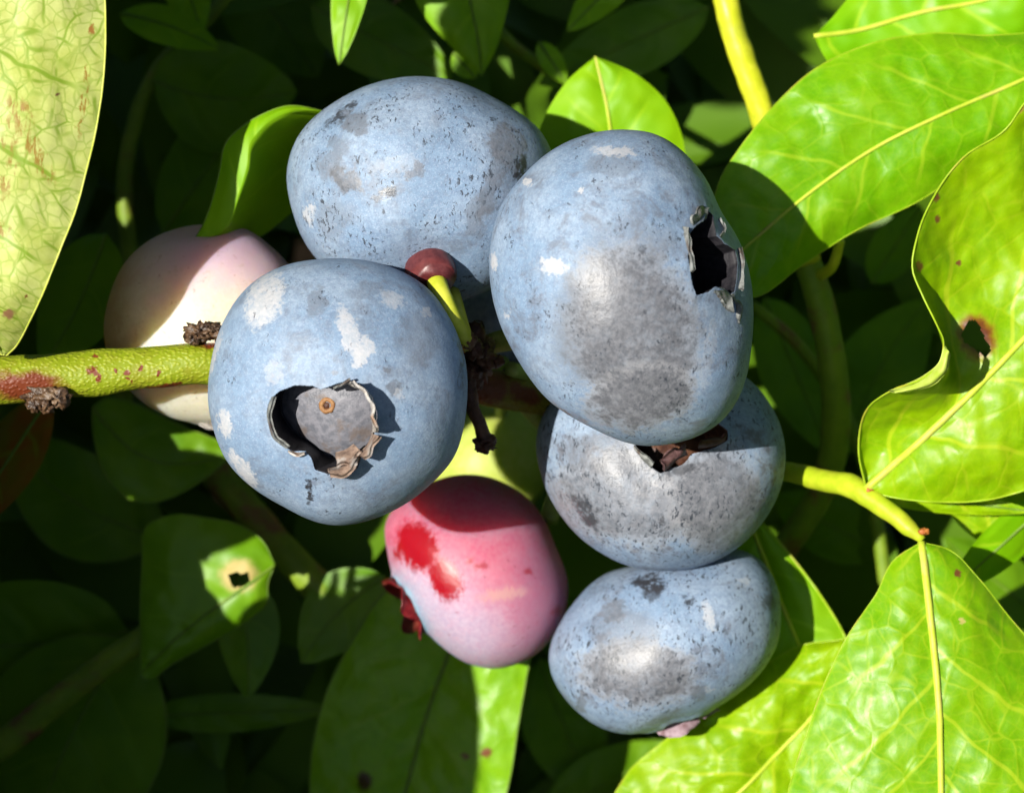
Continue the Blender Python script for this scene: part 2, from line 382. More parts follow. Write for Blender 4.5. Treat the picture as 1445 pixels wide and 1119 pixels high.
def foliage_mat():
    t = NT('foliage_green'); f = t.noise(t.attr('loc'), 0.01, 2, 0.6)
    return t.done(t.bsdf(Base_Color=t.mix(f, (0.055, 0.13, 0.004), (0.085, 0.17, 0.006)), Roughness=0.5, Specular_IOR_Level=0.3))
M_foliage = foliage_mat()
M_rib = simple('midrib_yellow', (0.40, 0.50, 0.03), (0.46, 0.52, 0.06), 0.05, 0.5, 0.8, c3=(0.44, 0.42, 0.08))
M_rib_dark = simple('midrib_green', (0.09, 0.18, 0.01), (0.13, 0.21, 0.02), 0.05, 0.5, 0.8)
M_edge = simple('leaf_edge_green', (0.22, 0.36, 0.008), (0.30, 0.42, 0.02), 0.06, 0.4, 0.4, c3=(0.32, 0.33, 0.03))
M_edge_pale = simple('leaf_edge_pale', (0.40, 0.46, 0.05), (0.48, 0.50, 0.10), 0.06, 0.4, 0.4)
BROWN = (0.16, 0.055, 0.02); DARKB = (0.05, 0.012, 0.01)

# ------------------------------------------------------------------ builders
def tube(name, pts, radii, mat, parent, seg=16, n=60, lump=0.0, lump_s=0.05, seed=0.0, label=None, frame=False):
    F = np.asarray(pts, float) if frame else WW(pts)
    C = cat_rom(F, n)
    seglen = np.linalg.norm(np.diff(F, axis=0), axis=1); tt = np.concatenate([[0], np.cumsum(seglen)]); tt /= tt[-1]
    R = np.interp(np.linspace(0, 1, n), tt, radii)
    T = np.gradient(C, axis=0); T /= np.linalg.norm(T, axis=1)[:, None]
    ref = np.array([0.13, 0.31, 0.94]); ref /= np.linalg.norm(ref)
    if abs(T[n // 2] @ ref) > 0.85: ref = np.array([1.0, 0.2, 0.1])
    verts = []; faces = []
    for i in range(n):
        a = np.cross(T[i], ref); a /= np.linalg.norm(a); b = np.cross(T[i], a)
        for j in range(seg):
            an = 2 * math.pi * j / seg
            p = C[i] + R[i] * (math.cos(an) * a + math.sin(an) * b)
            if lump: p = p + (math.cos(an) * a + math.sin(an) * b) * lump * nz(p, lump_s, seed)
            verts.append(p)
    for i in range(n - 1):
        for j in range(seg):
            j2 = (j + 1) % seg
            faces.append((i * seg + j, i * seg + j2, (i + 1) * seg + j2, (i + 1) * seg + j))
    faces.append(tuple(range(seg - 1, -1, -1))); faces.append(tuple((n - 1) * seg + j for j in range(seg)))
    return mesh(name, verts, faces, mat, parent, label=label)

def leaf(name, left, mid, right, mat, parent, nu=120, nv=26, bulge=(10, 10), ripple=5.0, rip_s=0.012, seed=0.0, hole=None, rib=(6.0, 2.0), edge=1.8, label=None, rib_mat=None, edge_mat=None, frame=False, fold=0.0):
    """a blade lofted from its midrib to both margins; all three run from base to tip"""
    f = (lambda a: np.asarray(a, float)) if frame else WW
    Lc, Mc, Rc = (cat_rom(f(x), nu) for x in (left, mid, right))
    length = np.sum(np.linalg.norm(np.diff(Mc, axis=0), axis=1))
    wl = max(np.linalg.norm(Lc - Mc, axis=1).max(), np.linalg.norm(Rc - Mc, axis=1).max())
    cols = []; luv = []
    us = np.linspace(0, 1, nu)
    ts = np.linspace(0, 1, nv) ** 0.92
    for side, E, b in ((-1, Lc, bulge[0]), (1, Rc, bulge[1])):
        seq = ts[::-1] if side < 0 else ts[1:]
        for t_ in seq:
            P = Mc + (E - Mc) * t_
            P[:, 2] += b * np.sin(math.pi * t_) * np.sin(math.pi * np.clip(us, 0.02, 0.98)) ** 0.5 + fold * t_ * np.sin(math.pi * us)
            cols.append(P)
            luv.append(np.stack([us * length, side * np.linalg.norm(E - Mc, axis=1) * t_, np.full(nu, t_)], 1))
    G = np.stack(cols, 1); A = np.stack(luv, 1); m = G.shape[1]
    if ripple:
        for i in range(nu):
            for j in range(m):
                G[i, j, 2] += ripple * nz(G[i, j], rip_s, seed) + 0.35 * ripple * nz(G[i, j], rip_s * 3.2, seed + 5)
    V = G.reshape(-1, 3)
    keep = None
    if hole is not None:
        pc = PIX(V); keep = ~inside(hole, pc[:, 0], pc[:, 1])
    faces = []
    for i in range(nu - 1):
        for j in range(m - 1):
            q = (i * m + j, i * m + j + 1, (i + 1) * m + j + 1, (i + 1) * m + j)
            if keep is None or all(keep[k] for k in q): faces.append(q)
    o = mesh(name, V, faces, mat, parent, {'luv': A.reshape(-1, 3)}, label=label)
    if rib:
        mc = G[:, nv - 1].copy(); mc[:, 2] += rib[0] * 0.15
        step = max(1, nu // 40)
        pts = mc[::step]
        tube('midrib', pts, np.linspace(rib[0], rib[1], len(pts)), rib_mat or M_rib, o, seg=8, n=min(60, nu), frame=True)
    if edge:
        e = np.vstack([G[:, 0], G[::-1, m - 1]])
        step = max(1, nu // 60)
        pts = e[::step]
        tube('leaf_edge', pts, [edge] * len(pts), edge_mat or M_edge, o, seg=6, n=min(200, len(pts) * 2), frame=True)
    return o

def leaf2(parent, base, tip, width, mat, bend=0.0, tilt=0.0, cup=0.0, name='leaf', nu=36, nv=9, ripple=8.0, seed=0.0, arch=0.0, rib=(3, 1.2), edge=0, label=None, frame=False, **kw):
    """a leaf from base to tip; tilt turns the blade about its midrib, cup folds both halves"""
    B, T = (np.asarray(base, float), np.asarray(tip, float)) if frame else (W(base), W(tip))
    ax = T - B; ln = np.linalg.norm(ax); ax = ax / ln
    side0 = np.cross(np.array([0, 0, 1.0]), ax)
    if np.linalg.norm(side0) < 1e-3: side0 = np.array([1.0, 0, 0])
    side0 /= np.linalg.norm(side0); nor0 = np.cross(ax, side0)
    ca, sa = math.cos(math.radians(tilt)), math.sin(math.radians(tilt))
    side = side0 * ca + nor0 * sa; nor = nor0 * ca - side0 * sa
    u = np.linspace(0, 1, 15)[:, None]
    M = B + ax * ln * u + side * bend * np.sin(math.pi * u) + nor * arch * np.sin(math.pi * u)
    w = width * 0.5 * (np.sin(math.pi * u ** 0.86) ** 0.72) * (1.0 - 0.12 * u)
    w[0] = w[-1] = 0.5
    Lf = M + side * w + nor * cup * (w / (width * 0.5)); Rt = M - side * w + nor * cup * (w / (width * 0.5))
    return leaf(name, Lf, M, Rt, mat, parent, nu=nu, nv=nv, bulge=(0, 0), ripple=ripple, seed=seed, rib=rib, edge=edge, label=label, frame=True, **{'rib_mat': M_rib_dark, **kw})

class Berry:
    def __init__(s, sil, c, zc, rz, calyx):
        s.c = np.asarray(c, float); s.zc = zc; s.rz = rz; s.k = (D - zc) / D
        C = cat_rom(np.asarray([(x, y, 0) for x, y in sil], float), 400, closed=True)[:, :2]
        dx, dy = C[:, 0] - s.c[0], -(C[:, 1] - s.c[1])
        a = np.unwrap(np.arctan2(dy, dx)); r = np.hypot(dx, dy)
        o = np.argsort(a % (2 * math.pi)); s.A = (a % (2 * math.pi))[o]; s.R = r[o]
        g = np.linspace(0, 2 * math.pi, 721)[:-1]
        rr = np.interp(g, s.A, s.R, period=2 * math.pi)
        ker = np.hanning(31); ker /= ker.sum()
        s.G = g; s.RR = np.convolve(np.concatenate([rr[-15:], rr, rr[:15]]), ker, 'valid'); s.mean = s.RR.mean()
        if len(calyx) == 2:
            s.a = s.dir_at(*calyx)
        else: s.a = np.asarray(calyx, float) / np.linalg.norm(calyx)
    def rad(s, al): return np.interp(al % (2 * math.pi), s.G, s.RR, period=2 * math.pi)
    def dir_at(s, px, py):
        ox, oy = px - s.c[0], s.c[1] - py
        r = min(0.999, math.hypot(ox, oy) / float(s.rad(np.array(math.atan2(oy, ox))))); al = math.atan2(oy, ox)
        return np.array([r * math.cos(al), r * math.sin(al), math.sqrt(1 - r * r)])
    def body(s, d):
        rho = np.hypot(d[:, 0], d[:, 1]); al = np.arctan2(d[:, 1], d[:, 0])
        w = np.clip(rho * 1.6, 0, 1); w = w * w * (3 - 2 * w)
        R = s.mean + (s.rad(al) - s.mean) * w
        return np.stack([d[:, 0] * R * s.k, d[:, 1] * R * s.k, d[:, 2] * s.rz * s.k], 1)
    def centre(s): return W((s.c[0], s.c[1], s.zc))
    def z_at(s, px, py):
        d = s.dir_at(px, py); return s.zc + d[2] * s.rz * s.k
    def at(s, px, py, dz=0.0): return (px, py, s.z_at(px, py) + dz)
    def build(s, parent, mat, name='skin', opening=None, tau=0.3, jag=0.0, depth=0.35, dome=0.2, lip=0.02, dimple=0.05, stem_dimple=0.06, lump=0.03, seed=0.0, na=168, cav_mat=None, closed=False, skew=0.0, wall_mat=None):
        a = s.a; ref = np.array([0, 1.0, 0.2]) if abs(a[1]) < 0.9 else np.array([1.0, 0, 0.2])
        b = np.cross(ref, a); b /= np.linalg.norm(b); c = np.cross(a, b)
        ph = np.linspace(0, 2 * math.pi, na, endpoint=False)
        rim = np.full(na, tau)
        if opening is not None:
            tt = np.linspace(0.01, 1.4, 300)
            for i, f in enumerate(ph):
                d = np.cos(tt)[:, None] * a + np.sin(tt)[:, None] * (math.cos(f) * b + math.sin(f) * c)
                pp = PIX(s.body(d) + s.centre())
                ins = inside(opening, pp[:, 0], pp[:, 1]) & (d[:, 2] > 0.0)
                out = np.where(~ins)[0]
                rim[i] = tt[out[0]] if len(out) else tau
            rim = np.clip(rim, tau * 0.5, tau * 2.2)
        elif jag:
            rim = tau * (1 + jag * np.abs(np.sin(ph * 2.5 + seed)) + 0.3 * jag * np.sin(ph * 7 + seed))
        rings = []
        so_ = np.linspace(0, 1, 100) ** 1.35
        for q in so_[::-1]:
            t_ = rim + (math.pi - 0.002 - rim) * q
            m = 1.0 + lip * np.exp(-((t_ - rim) / 0.07) ** 2) - dimple * np.exp(-(t_ / 0.55) ** 2) - stem_dimple * np.exp(-((math.pi - t_) / 0.34) ** 2)
            rings.append((t_, m, 0))
        n_out = len(rings)
        edge_m = 1.0 + lip - dimple * np.exp(-(rim / 0.55) ** 2)
        if not closed:
            ker = np.hanning(int(na * 0.45) | 1); ker /= ker.sum(); kk = len(ker) // 2
            rs_ = np.convolve(np.concatenate([rim[-kk:], rim, rim[:kk]]), ker, 'same')[kk:-kk]
            rs_ = rs_ * 1.06
            lean = np.cos(ph)[:, None] * b + np.sin(ph)[:, None] * c
            lean = lean @ np.array([-0.94, -0.34, 0.0]) * skew
            for q, dd in ((0.99, 0.10), (0.98, 0.3), (0.97, 0.55), (0.96, 0.8), (0.945, 0.95), (0.93, 1.0), (0.90, 1.0)):
                w_ = dd; rings.append((rim * (1 - w_) * q + rs_ * w_ * q, edge_m - depth * dd * (1 + lean * q), 1))
            for q in (0.87, 0.84, 0.81, 0.78, 0.74, 0.7, 0.64, 0.57, 0.5, 0.4, 0.3, 0.22, 0.15, 0.1, 0.06, 0.03, 0.004):
                x_ = min(1.0, q / 0.90); up = (1 - x_ * x_) ** 1.0 * min(1.0, (1 - x_) * 6)
                e_ = edge_m.mean() + (edge_m - edge_m.mean()) * x_
                rings.append((rs_ * q, e_ - depth * (1 - dome * (0.82 * min(1.0, (1 - x_) / 0.5) ** 2 * (3 - 2 * min(1.0, (1 - x_) / 0.5)) + 0.18 * (1 - x_ * x_))) * (1 + lean * q), 1))
            for k_ in range(n_out, len(rings)):
                t0, m0, f0 = rings[k_]; rings[k_] = (np.arcsin(np.clip(np.sin(t0) * edge_m / m0, 0, 0.93)), m0, f0)
            s.floor_m = edge_m.mean() - depth * (1 - dome)
        else:
            for q in (0.9, 0.75, 0.6, 0.45, 0.3, 0.15, 0.01):
                t_ = rim * q; rings.append((t_, 1.0 + lip * np.exp(-((t_ - rim) / 0.07) ** 2) - dimple * np.exp(-(t_ / 0.55) ** 2), 1))
        V = []
        for t_, m, k in rings:
            d = np.cos(t_)[:, None] * a + np.sin(t_)[:, None] * (np.cos(ph)[:, None] * b + np.sin(ph)[:, None] * c)
            p = s.body(d)
            lm = np.array([1 + lump * (0.7 * nz(x, 1.3, seed) + 0.45 * nz(x, 2.6, seed + 3) + 0.08 * nz(x, 9.0, seed + 9)) for x in d])
            # keep the traced outline where the surface turns away from the lens
            wgt = 0.25 + 0.75 * np.abs(d[:, 2])
            lm = 1 + (lm - 1) * wgt
            V.append(p * (m * lm)[:, None] + s.centre())
        V = np.vstack(V); faces = []; nr = len(rings)
        for i in range(nr - 1):
            for j in range(na):
                j2 = (j + 1) % na
                faces.append((i * na + j, i * na + j2, (i + 1) * na + j2, (i + 1) * na + j))
        faces.append(tuple(range(na - 1, -1, -1))); faces.append(tuple((nr - 1) * na + j for j in range(na)))
        o = mesh(name, V, faces, mat, parent)
        if cav_mat and not closed:
            o.data.materials.append(cav_mat)
            idx = np.zeros(len(o.data.polygons), np.int32)
            first = (n_out - 1) * na
            idx[first:] = 1; idx[-2] = 0; idx[-1] = 1
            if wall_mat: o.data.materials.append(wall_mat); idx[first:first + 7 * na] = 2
            o.data.polygons.foreach_set('material_index', idx)
        s.obj = o
        return o

def sheet(name, rows, mat, parent, thick=3.0, nu=24, nv=10, crinkle=3.0, seed=0.0, frame=False):
    """a small curled flap lofted through rows of points, with real thickness"""
    R = [cat_rom(np.asarray(r, float) if frame else WW(r), nu) for r in rows]
    G = np.stack([cat_rom(np.stack([r[i] for r in R]), nv) for i in range(nu)])
    for i in range(nu):
        for j in range(nv):
            G[i, j] += crinkle * (j / (nv - 1)) * np.array([nz(G[i, j], 0.06, seed), nz(G[i, j], 0.06, seed + 4), nz(G[i, j], 0.07, seed + 8)])
    du = np.gradient(G, axis=0); dv = np.gradient(G, axis=1); N = np.cross(du, dv); N /= np.maximum(1e-6, np.linalg.norm(N, axis=2))[:, :, None]
    a = (G + N * thick / 2).reshape(-1, 3); b = (G - N * thick / 2).reshape(-1, 3)
    V = np.vstack([a, b]); k = nu * nv; faces = []
    for i in range(nu - 1):
        for j in range(nv - 1):
            q = (i * nv + j, i * nv + j + 1, (i + 1) * nv + j + 1, (i + 1) * nv + j)
            faces.append(q[::-1]); faces.append(tuple(x + k for x in q))
    border = [i * nv for i in range(nu)] + [(nu - 1) * nv + j for j in range(1, nv)] + [i * nv + nv - 1 for i in range(nu - 2, -1, -1)] + [j for j in range(nv - 2, 0, -1)]
    for x, y in zip(border, border[1:] + border[:1]): faces.append((x, y, y + k, x + k))
    return mesh(name, V, faces, mat, parent)

def lump(name, c, r, mat, parent, rough=0.3, s=2.2, seed=0.0, n=18, label=None):
    """a crumpled little knob"""
    V = []; faces = []
    cf = W(c); r = np.asarray(r, float) * np.ones(3)
    for i in range(n + 1):
        th = math.pi * i / n
        for j in range(2 * n):
            ph = math.pi * j / n
            d = np.array([math.sin(th) * math.cos(ph), math.sin(th) * math.sin(ph), math.cos(th)])
            k = 1 + rough * (nz(d, s, seed) + 0.6 * nz(d, s * 2.4, seed + 2))
            V.append(cf + d * r * k)
    m = 2 * n
    for i in range(n):
        for j in range(m):
            j2 = (j + 1) % m
            faces.append((i * m + j, i * m + j2, (i + 1) * m + j2, (i + 1) * m + j)[::-1])
    return mesh(name, V, faces, mat, parent, label=label)

# ------------------------------------------------------------------ the ground under the bush
def soil():
    t = NT('dark_soil'); g = t.n.new('ShaderNodeTexCoord').outputs['Object']
    f = t.noise(g, 60, 6, 0.7)
    return t.done(t.bsdf(Base_Color=t.mix(f, (0.006, 0.004, 0.003), (0.022, 0.016, 0.010)), Roughness=0.95, Specular_IOR_Level=0.0, Normal=t.bump(f, 0.004)))
me = bpy.data.meshes.new('ground'); me.from_pydata([(-60, -60, 0), (60, -60, 0), (60, 60, 0), (-60, 60, 0)], [], [(0, 1, 2, 3)])
me.materials.append(soil()); go = link(bpy.data.objects.new('ground', me)); go['kind'] = 'structure'

# ------------------------------------------------------------------ fruiting branch
br = thing('fruiting_branch', 'warty yellow-green branch crossing behind the berries from the left edge', 'branch', (-400, 600, 20))
tube('stem', [(-420, 605, 40), (-200, 565, 20), (0, 537, 0), (100, 530, -5), (200, 520, -8), (310, 513, -18), (420, 508, -95), (560, 518, -165), (700, 548, -210), (800, 570, -280), (950, 620, -400), (1100, 665, -430)],
     [36, 35, 34, 33, 30, 28, 27, 27, 28, 26, 22, 16], M_branch, br, seg=40, n=260, lump=4.0, lump_s=0.02)
bud = lump('bud_scar', (283, 470, 0), (20, 13, 14), M_bud, br, 0.7, 2.6, 3.1, 22, label='dry brown crumpled bud scar on top of the branch')
for i, (x, y, r, sd) in enumerate(((302, 465, 12, 4.4), (272, 479, 10, 7.0), (312, 472, 12, 1.2), (290, 461, 8, 2.9))):
    lump('bud_scale', (x, y, 4), (r, r * 0.75, r), M_bud, bud, 0.7, 2.2, sd, 12)
scar = lump('leaf_scar', (62, 556, 22), (26, 12, 12), M_bud, br, 0.6, 2.0, 8.2, 20, label='dark broken leaf scar under the branch')
for x, y, r, sd in ((50, 570, 10, 1.0), (84, 562, 13, 5.5), (66, 575, 9, 2.2)):
    lump('scar_scale', (x, y, 26), (r, r * 1.1, r * 0.7), M_bud, scar, 0.8, 2.2, sd, 12)
# fruit spur: dried knuckle where the fruit stalks meet, and the dead stalk hanging from it
hub = lump('spur', (670, 505, -60), (26, 40, 26), M_dead, br, 0.55, 2.2, 6.1, 24, label='dark brown dried knuckle where the fruit stalks meet')
for x, y, z, r, sd in ((658, 481, 30, 12, 5.1), (668, 492, 8, 14, 6.6), (660, 486, -25, 14, 1.1), (684, 505, -30, 15, 2.6), (699, 510, -38, 10, 3.3), (664, 525, -30, 14, 4.7)):
    lump('bract', (x, y, z), (r, r, r), M_dead, hub, 0.6, 2.4, sd, 12)
ds = tube('dead_stalk', [(662, 530, -40), (667, 570, -45), (677, 600, -55), (684, 622, -60)], [9, 10, 9, 11], M_dead, br, seg=14, n=40, lump=3, label='short dead brown stalk with a star-shaped tip')
lump('stalk_tip', (684, 627, -60), (13, 10, 12), M_dead, ds, 0.9, 1.9, 3.3, 16)
lump('stalk_tip', (673, 622, -58), (6, 5, 6), M_dead, ds, 0.5, 1.9, 1.3, 10)
lump('stalk_tip', (693, 618, -58), (6, 5, 6), M_dead, ds, 0.5, 1.9, 2.3, 10)
tube('stamen_thread', [(672, 452, -150), (680, 455, -140), (683, 464, -138), (682, 470, -138)], [1.5, 1.8, 1.5, 1.2], M_dead, br, seg=6, n=16)

# ------------------------------------------------------------------ berries
GRP = None
# 1 the front berry, calyx to the lens
B1 = Berry([(294, 560), (300, 500), (318, 450), (350, 405), (400, 375), (455, 366), (510, 367), (560, 380), (605, 408), (635, 450), (655, 500), (660, 545), (655, 600), (640, 645), (605, 685), (565, 715), (520, 735), (478, 742), (440, 735), (400, 715), (360, 690), (325, 655), (305, 615)], (477, 553), 70, 168, (457, 598))
m1 = blue_skin('front_berry_skin', [('scar', (373, 424, 24, 40, 22), 1.0), ('scar', (493, 470, 13, 38, -18), 0.85), ('scar', (515, 490, 12, 16, 0), 0.9), ('scar', (507, 508, 11, 11, 0), 0.9), ('scar', (553, 423, 18, 11, 20), 0.6), ('scar', (601, 441, 7, 7, 0), 0.7),
    ('scar', (318, 598, 9, 20, -8), 1.0), ('scar', (343, 662, 9, 32, -38), 1.0), ('scar', (387, 525, 14, 18, 0), 0.4), ('scar', (303, 500, 3, 34, 14), 0.8), ('rub', (556, 545, 12, 9, 0), 0.7), ('rub', (543, 517, 7, 5, 0), 0.6), ('rub', (476, 530, 6, 6, 0), 0.6), ('scar', (562, 556, 8, 8, 0), 0.5),
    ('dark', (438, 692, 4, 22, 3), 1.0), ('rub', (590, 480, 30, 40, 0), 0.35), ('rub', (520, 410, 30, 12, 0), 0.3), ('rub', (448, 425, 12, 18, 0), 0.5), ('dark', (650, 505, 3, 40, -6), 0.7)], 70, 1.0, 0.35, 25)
t1 = thing('blueberry', 'round blue berry in front, open crown with pale dried flaps facing us', 'berry', B1.at(477, 600), 'berries of the cluster')
OP1 = [(378, 600), (376, 580), (380, 565), (392, 553), (415, 544), (440, 545), (452, 550), (475, 542), (492, 537), (512, 545), (526, 562), (533, 585), (530, 610), (520, 632), (510, 645), (504, 662), (488, 669), (465, 670), (444, 664), (439, 648), (430, 638), (412, 638), (394, 628)]
B1.build(t1, m1, opening=OP1, tau=0.5, skew=0.36, depth=0.30, dome=0.06, wall_mat=M_pit_shade, lip=0.015, dimple=0.05, lump=0.04, seed=1.7, na=220, cav_mat=M_disc)
# crown flaps
def flap(B, rim, top, mat, parent, base_dz=-14, mid_dz=10, top_dz=26, thick=3.0, crinkle=5.0, seed=0.0, name='sepal'):
    rows = [[B.at(x, y, base_dz) for x, y in rim], [B.at(0.5 * (x + x2), 0.5 * (y + y2), mid_dz) for (x, y), (x2, y2) in zip(rim, top)], [B.at(x, y, top_dz) for x, y in top]]
    return sheet(name, rows, mat, parent, thick, crinkle=crinkle, seed=seed)
flap(B1, [(492, 541), (512, 550), (526, 568), (529, 590), (527, 612)], [(497, 538), (515, 552), (525, 572), (526, 592), (531, 606)], M_sepal_pale, t1, -22, 10, 34, 4.0, 5.0, 1.0)
flap(B1, [(527, 612), (520, 628), (508, 640)], [(535, 616), (526, 634), (512, 648)], M_sepal_brown, t1, -16, 6, 20, 4.0, 5.0, 2.0)
flap(B1, [(508, 642), (495, 652), (478, 660), (462, 664)], [(502, 656), (494, 664), (482, 671), (468, 672)], M_sepal_brown, t1, -14, 14, 24, 5.0, 5.0, 3.0)
flap(B1, [(500, 628), (488, 636), (474, 640)], [(512, 640), (500, 652), (474, 656)], M_sepal_brown, t1, -30, -6, 8, 4.0, 6.0, 3.7)
flap(B1, [(384, 560), (376, 580), (378, 600), (386, 618), (402, 632)], [(390, 560), (382, 580), (384, 600), (391, 616), (408, 632)], M_sepal_grey, t1, -10, 4, 8, 4.0, 3.0, 4.0)
flap(B1, [(404, 634), (418, 638), (430, 638)], [(410, 640), (420, 643), (430, 640)], M_sepal_pale, t1, -10, 4, 10, 3.0, 3.0, 4.4)
flap(B1, [(470, 548), (482, 543), (492, 540)], [(478, 546), (488, 541), (494, 534)], M_sepal_grey, t1, -12, 6, 16, 3.0, 3.0, 5.0)
# style scar in the middle of the disc
d0 = B1.dir_at(466, 577)
def ring(name, c, R, r, mat, parent, seed=0.0, tilt=(0.22, 0.08)):
    V = []; F = []; cf = W(c); n, m = 32, 10
    for i in range(n):
        a = 2 * math.pi * i / n
        for j in range(m):
            b = 2 * math.pi * j / m
            k = r * (1 + 0.35 * mnoise.noise(Vector((math.cos(a) * 2 + seed, math.sin(a) * 2, j * 0.3))))
            x, y = math.cos(a) * (R + k * math.cos(b)), math.sin(a) * (R + k * math.cos(b))
            V.append(cf + np.array([x, y, k * math.sin(b) + tilt[0] * x + tilt[1] * y]))
    for i in range(n):
        for j in range(m):
            F.append((i * m + j, ((i + 1) % n) * m + j, ((i + 1) % n) * m + (j + 1) % m, i * m + (j + 1) % m))
    return mesh(name, V, F, mat, parent)
fl = PIX((B1.body(B1.a[None]) * B1.floor_m + B1.centre()))[0]
st = ring('style_scar', (fl[0] + 6, fl[1] - 14, fl[2] + 4), 8, 3.5, M_style, t1)
lump('style_pit', (fl[0] + 6, fl[1] - 14, fl[2] + 4), (5, 5, 3), M_dead, st, 0.3, 2, 1.0, 8)
tube('stalk', [(500, 560, -60), (560, 540, -110), (640, 515, -150)], [14, 11, 11], M_stalk_green, t1, n=24)

# 2 the top berry, stalk end to the lens
B2 = Berry([(404, 250), (415, 205), (440, 170), (480, 140), (530, 117), (590, 109), (650, 117), (700, 140), (738, 163), (765, 188), (782, 230), (778, 290), (750, 350), (705, 400), (650, 424), (590, 430), (535, 420), (480, 396), (440, 358), (416, 310)], (592, 265), -95, 172, (-0.09, 0.70, -0.70))
m2 = blue_skin('top_berry_skin', [('rub', (490, 255, 26, 14, 35), 0.9), ('rub', (470, 225, 16, 34, 20), 0.55), ('dark', (548, 272, 12, 10, 0), 0.85), ('dark', (530, 280, 7, 4, 0), 0.6), ('scar', (560, 232, 34, 13, -8), 0.25), ('rub', (585, 240, 10, 12, 0), 0.7), ('dark', (482, 160, 5, 26, 48), 0.9), ('rub', (500, 172, 20, 14, 0), 0.7),
    ('dark', (735, 238, 10, 18, 25), 1.0), ('rub', (715, 205, 24, 32, -20), 0.8), ('rub', (695, 260, 14, 50, 14), 0.6), ('rub', (675, 300, 14, 30, 14), 0.5), ('scar', (436, 303, 8, 15, 0), 0.8), ('rub', (470, 310, 26, 30, 0), 0.35)], -95, 2.0, 0.8, 12)
t2 = thing('blueberry', 'blue berry at the top showing its stalk end with a red-brown collar', 'berry', B2.at(592, 400), 'berries of the cluster')
B2.build(t2, m2, tau=0.26, jag=0.3, depth=0.2, lip=0.02, dimple=0.03, stem_dimple=0.10, lump=0.055, seed=4.2, cav_mat=M_calyx)
zs = B2.z_at(608, 372)
tube('stalk', [(668, 500, -90), (652, 472, 40), (632, 436, 70), (622, 412, zs + 22), (617, 400, zs + 8), (613, 390, zs - 12)], [11, 12, 13, 13, 14, 15], M_stalk, t2, n=40, label='yellow-green stalk of the top berry')
tube('stalk_collar', [(615, 400, zs + 4), (615, 399, zs + 3.5), (614, 397, zs + 1), (612, 391, zs - 6), (609, 384, zs - 18), (606, 376, zs - 42)], [14, 23, 29, 33, 35, 35], M_recept, t2, seg=28, n=30, lump=2, label='shiny red-brown collar where the stalk meets the berry')
tube('stalk', [(634, 404, -80), (641, 430, 0), (651, 466, 28), (662, 492, -40)], [12, 13, 13, 12], M_stalk, t2, n=24)

# 3 the large right berry, star crown on its right flank
B3 = Berry([(690, 380), (695, 330), (710, 285), (745, 240), (790, 205), (840, 187), (885, 183), (930, 192), (970, 220), (1000, 258), (1020, 300), (1045, 340), (1057, 380), (1062, 430), (1060, 490), (1048, 545), (1020, 590), (975, 618), (920, 628), (880, 622), (830, 600), (780, 570), (745, 530), (715, 480), (697, 430)], (878, 405), 95, 185, (1007, 362))
m3 = blue_skin('right_berry_skin', [('rub', (895, 470, 85, 115, -12), 1.0), ('rub', (905, 560, 72, 42, -10), 1.0), ('rub', (840, 450, 60, 90, 10), 0.6), ('rub', (890, 350, 60, 40, 0), 0.35), ('dark', (905, 352, 7, 8, 0), 0.6), ('scar', (780, 376, 19, 11, 12), 1.0), ('scar', (868, 214, 30, 7, 4), 0.8),
    ('scar', (744, 258, 6, 6, 0), 1.0), ('scar', (697, 368, 5, 12, 0), 1.0), ('scar', (820, 268, 4, 3, 0), 1.0), ('scar', (716, 445, 4, 4, 0), 0.8), ('rub', (860, 235, 40, 14, 0), 0.4), ('rub', (790, 585, 45, 7, 28), 0.8), ('rub', (985, 330, 20, 40, 15), 0.4), ('scar', (1000, 500, 8, 50, 8), 0.25)], 90, 3.0, 0.55, 60, grey=0.15)
t3 = thing('blueberry', 'largest blue berry at right with grey rubbed front and dark star-shaped crown', 'berry', B3.at(880, 600), 'berries of the cluster')
OP3 = [(964, 320), (974, 330), (984, 318), (994, 312), (1000, 297), (1008, 303), (1018, 312), (1020, 325), (1014, 338), (1030, 345), (1041, 352), (1045, 370), (1044, 395), (1040, 412), (1031, 416), (1024, 408), (1012, 404), (1003, 412), (985, 417), (979, 400), (976, 380), (972, 360), (978, 345)]
B3.build(t3, m3, opening=OP3, tau=0.32, depth=0.42, dome=0.1, lip=0.012, dimple=0.05, lump=0.05, seed=7.7, na=220, cav_mat=M_pit_shade)
flap(B3, [(976, 322), (986, 314), (996, 308)], [(974, 308), (985, 298), (999, 293)], M_sepal_grey, t3, -8, 10, 12, 4, 6, 1.0)
flap(B3, [(962, 318), (968, 345), (974, 362), (976, 385)], [(972, 322), (975, 345), (980, 362), (982, 382)], M_sepal_grey, t3, -6, 10, 16, 4, 4, 2.0)
flap(B3, [(1006, 410), (1018, 408), (1028, 414)], [(1012, 420), (1022, 432), (1034, 440)], M_sepal_grey, t3, -8, 14, 14, 4, 7, 3.0)
flap(B3, [(1012, 310), (1020, 318), (1019, 330)], [(1018, 308), (1024, 322), (1017, 336)], M_sepal_grey, t3, -8, 8, 16, 3, 4, 4.0)
flap(B3, [(1040, 352), (1046, 378), (1041, 408)], [(1046, 350), (1050, 378), (1047, 410)], M_sepal_grey, t3, -8, 8, 14, 3, 4, 5.0)
flap(B3, [(1028, 418), (1036, 430), (1038, 444)], [(1034, 416), (1046, 432), (1044, 456)], M_sepal_grey, t3, -8, 6, 8, 3, 4, 6.0)
tube('stalk', [(668, 500, -140), (690, 487, -130), (725, 478, -100), (770, 470, -70)], [12, 15, 17, 19], M_stalk_green, t3, n=30, label='pale green stalk running behind the large right berry')

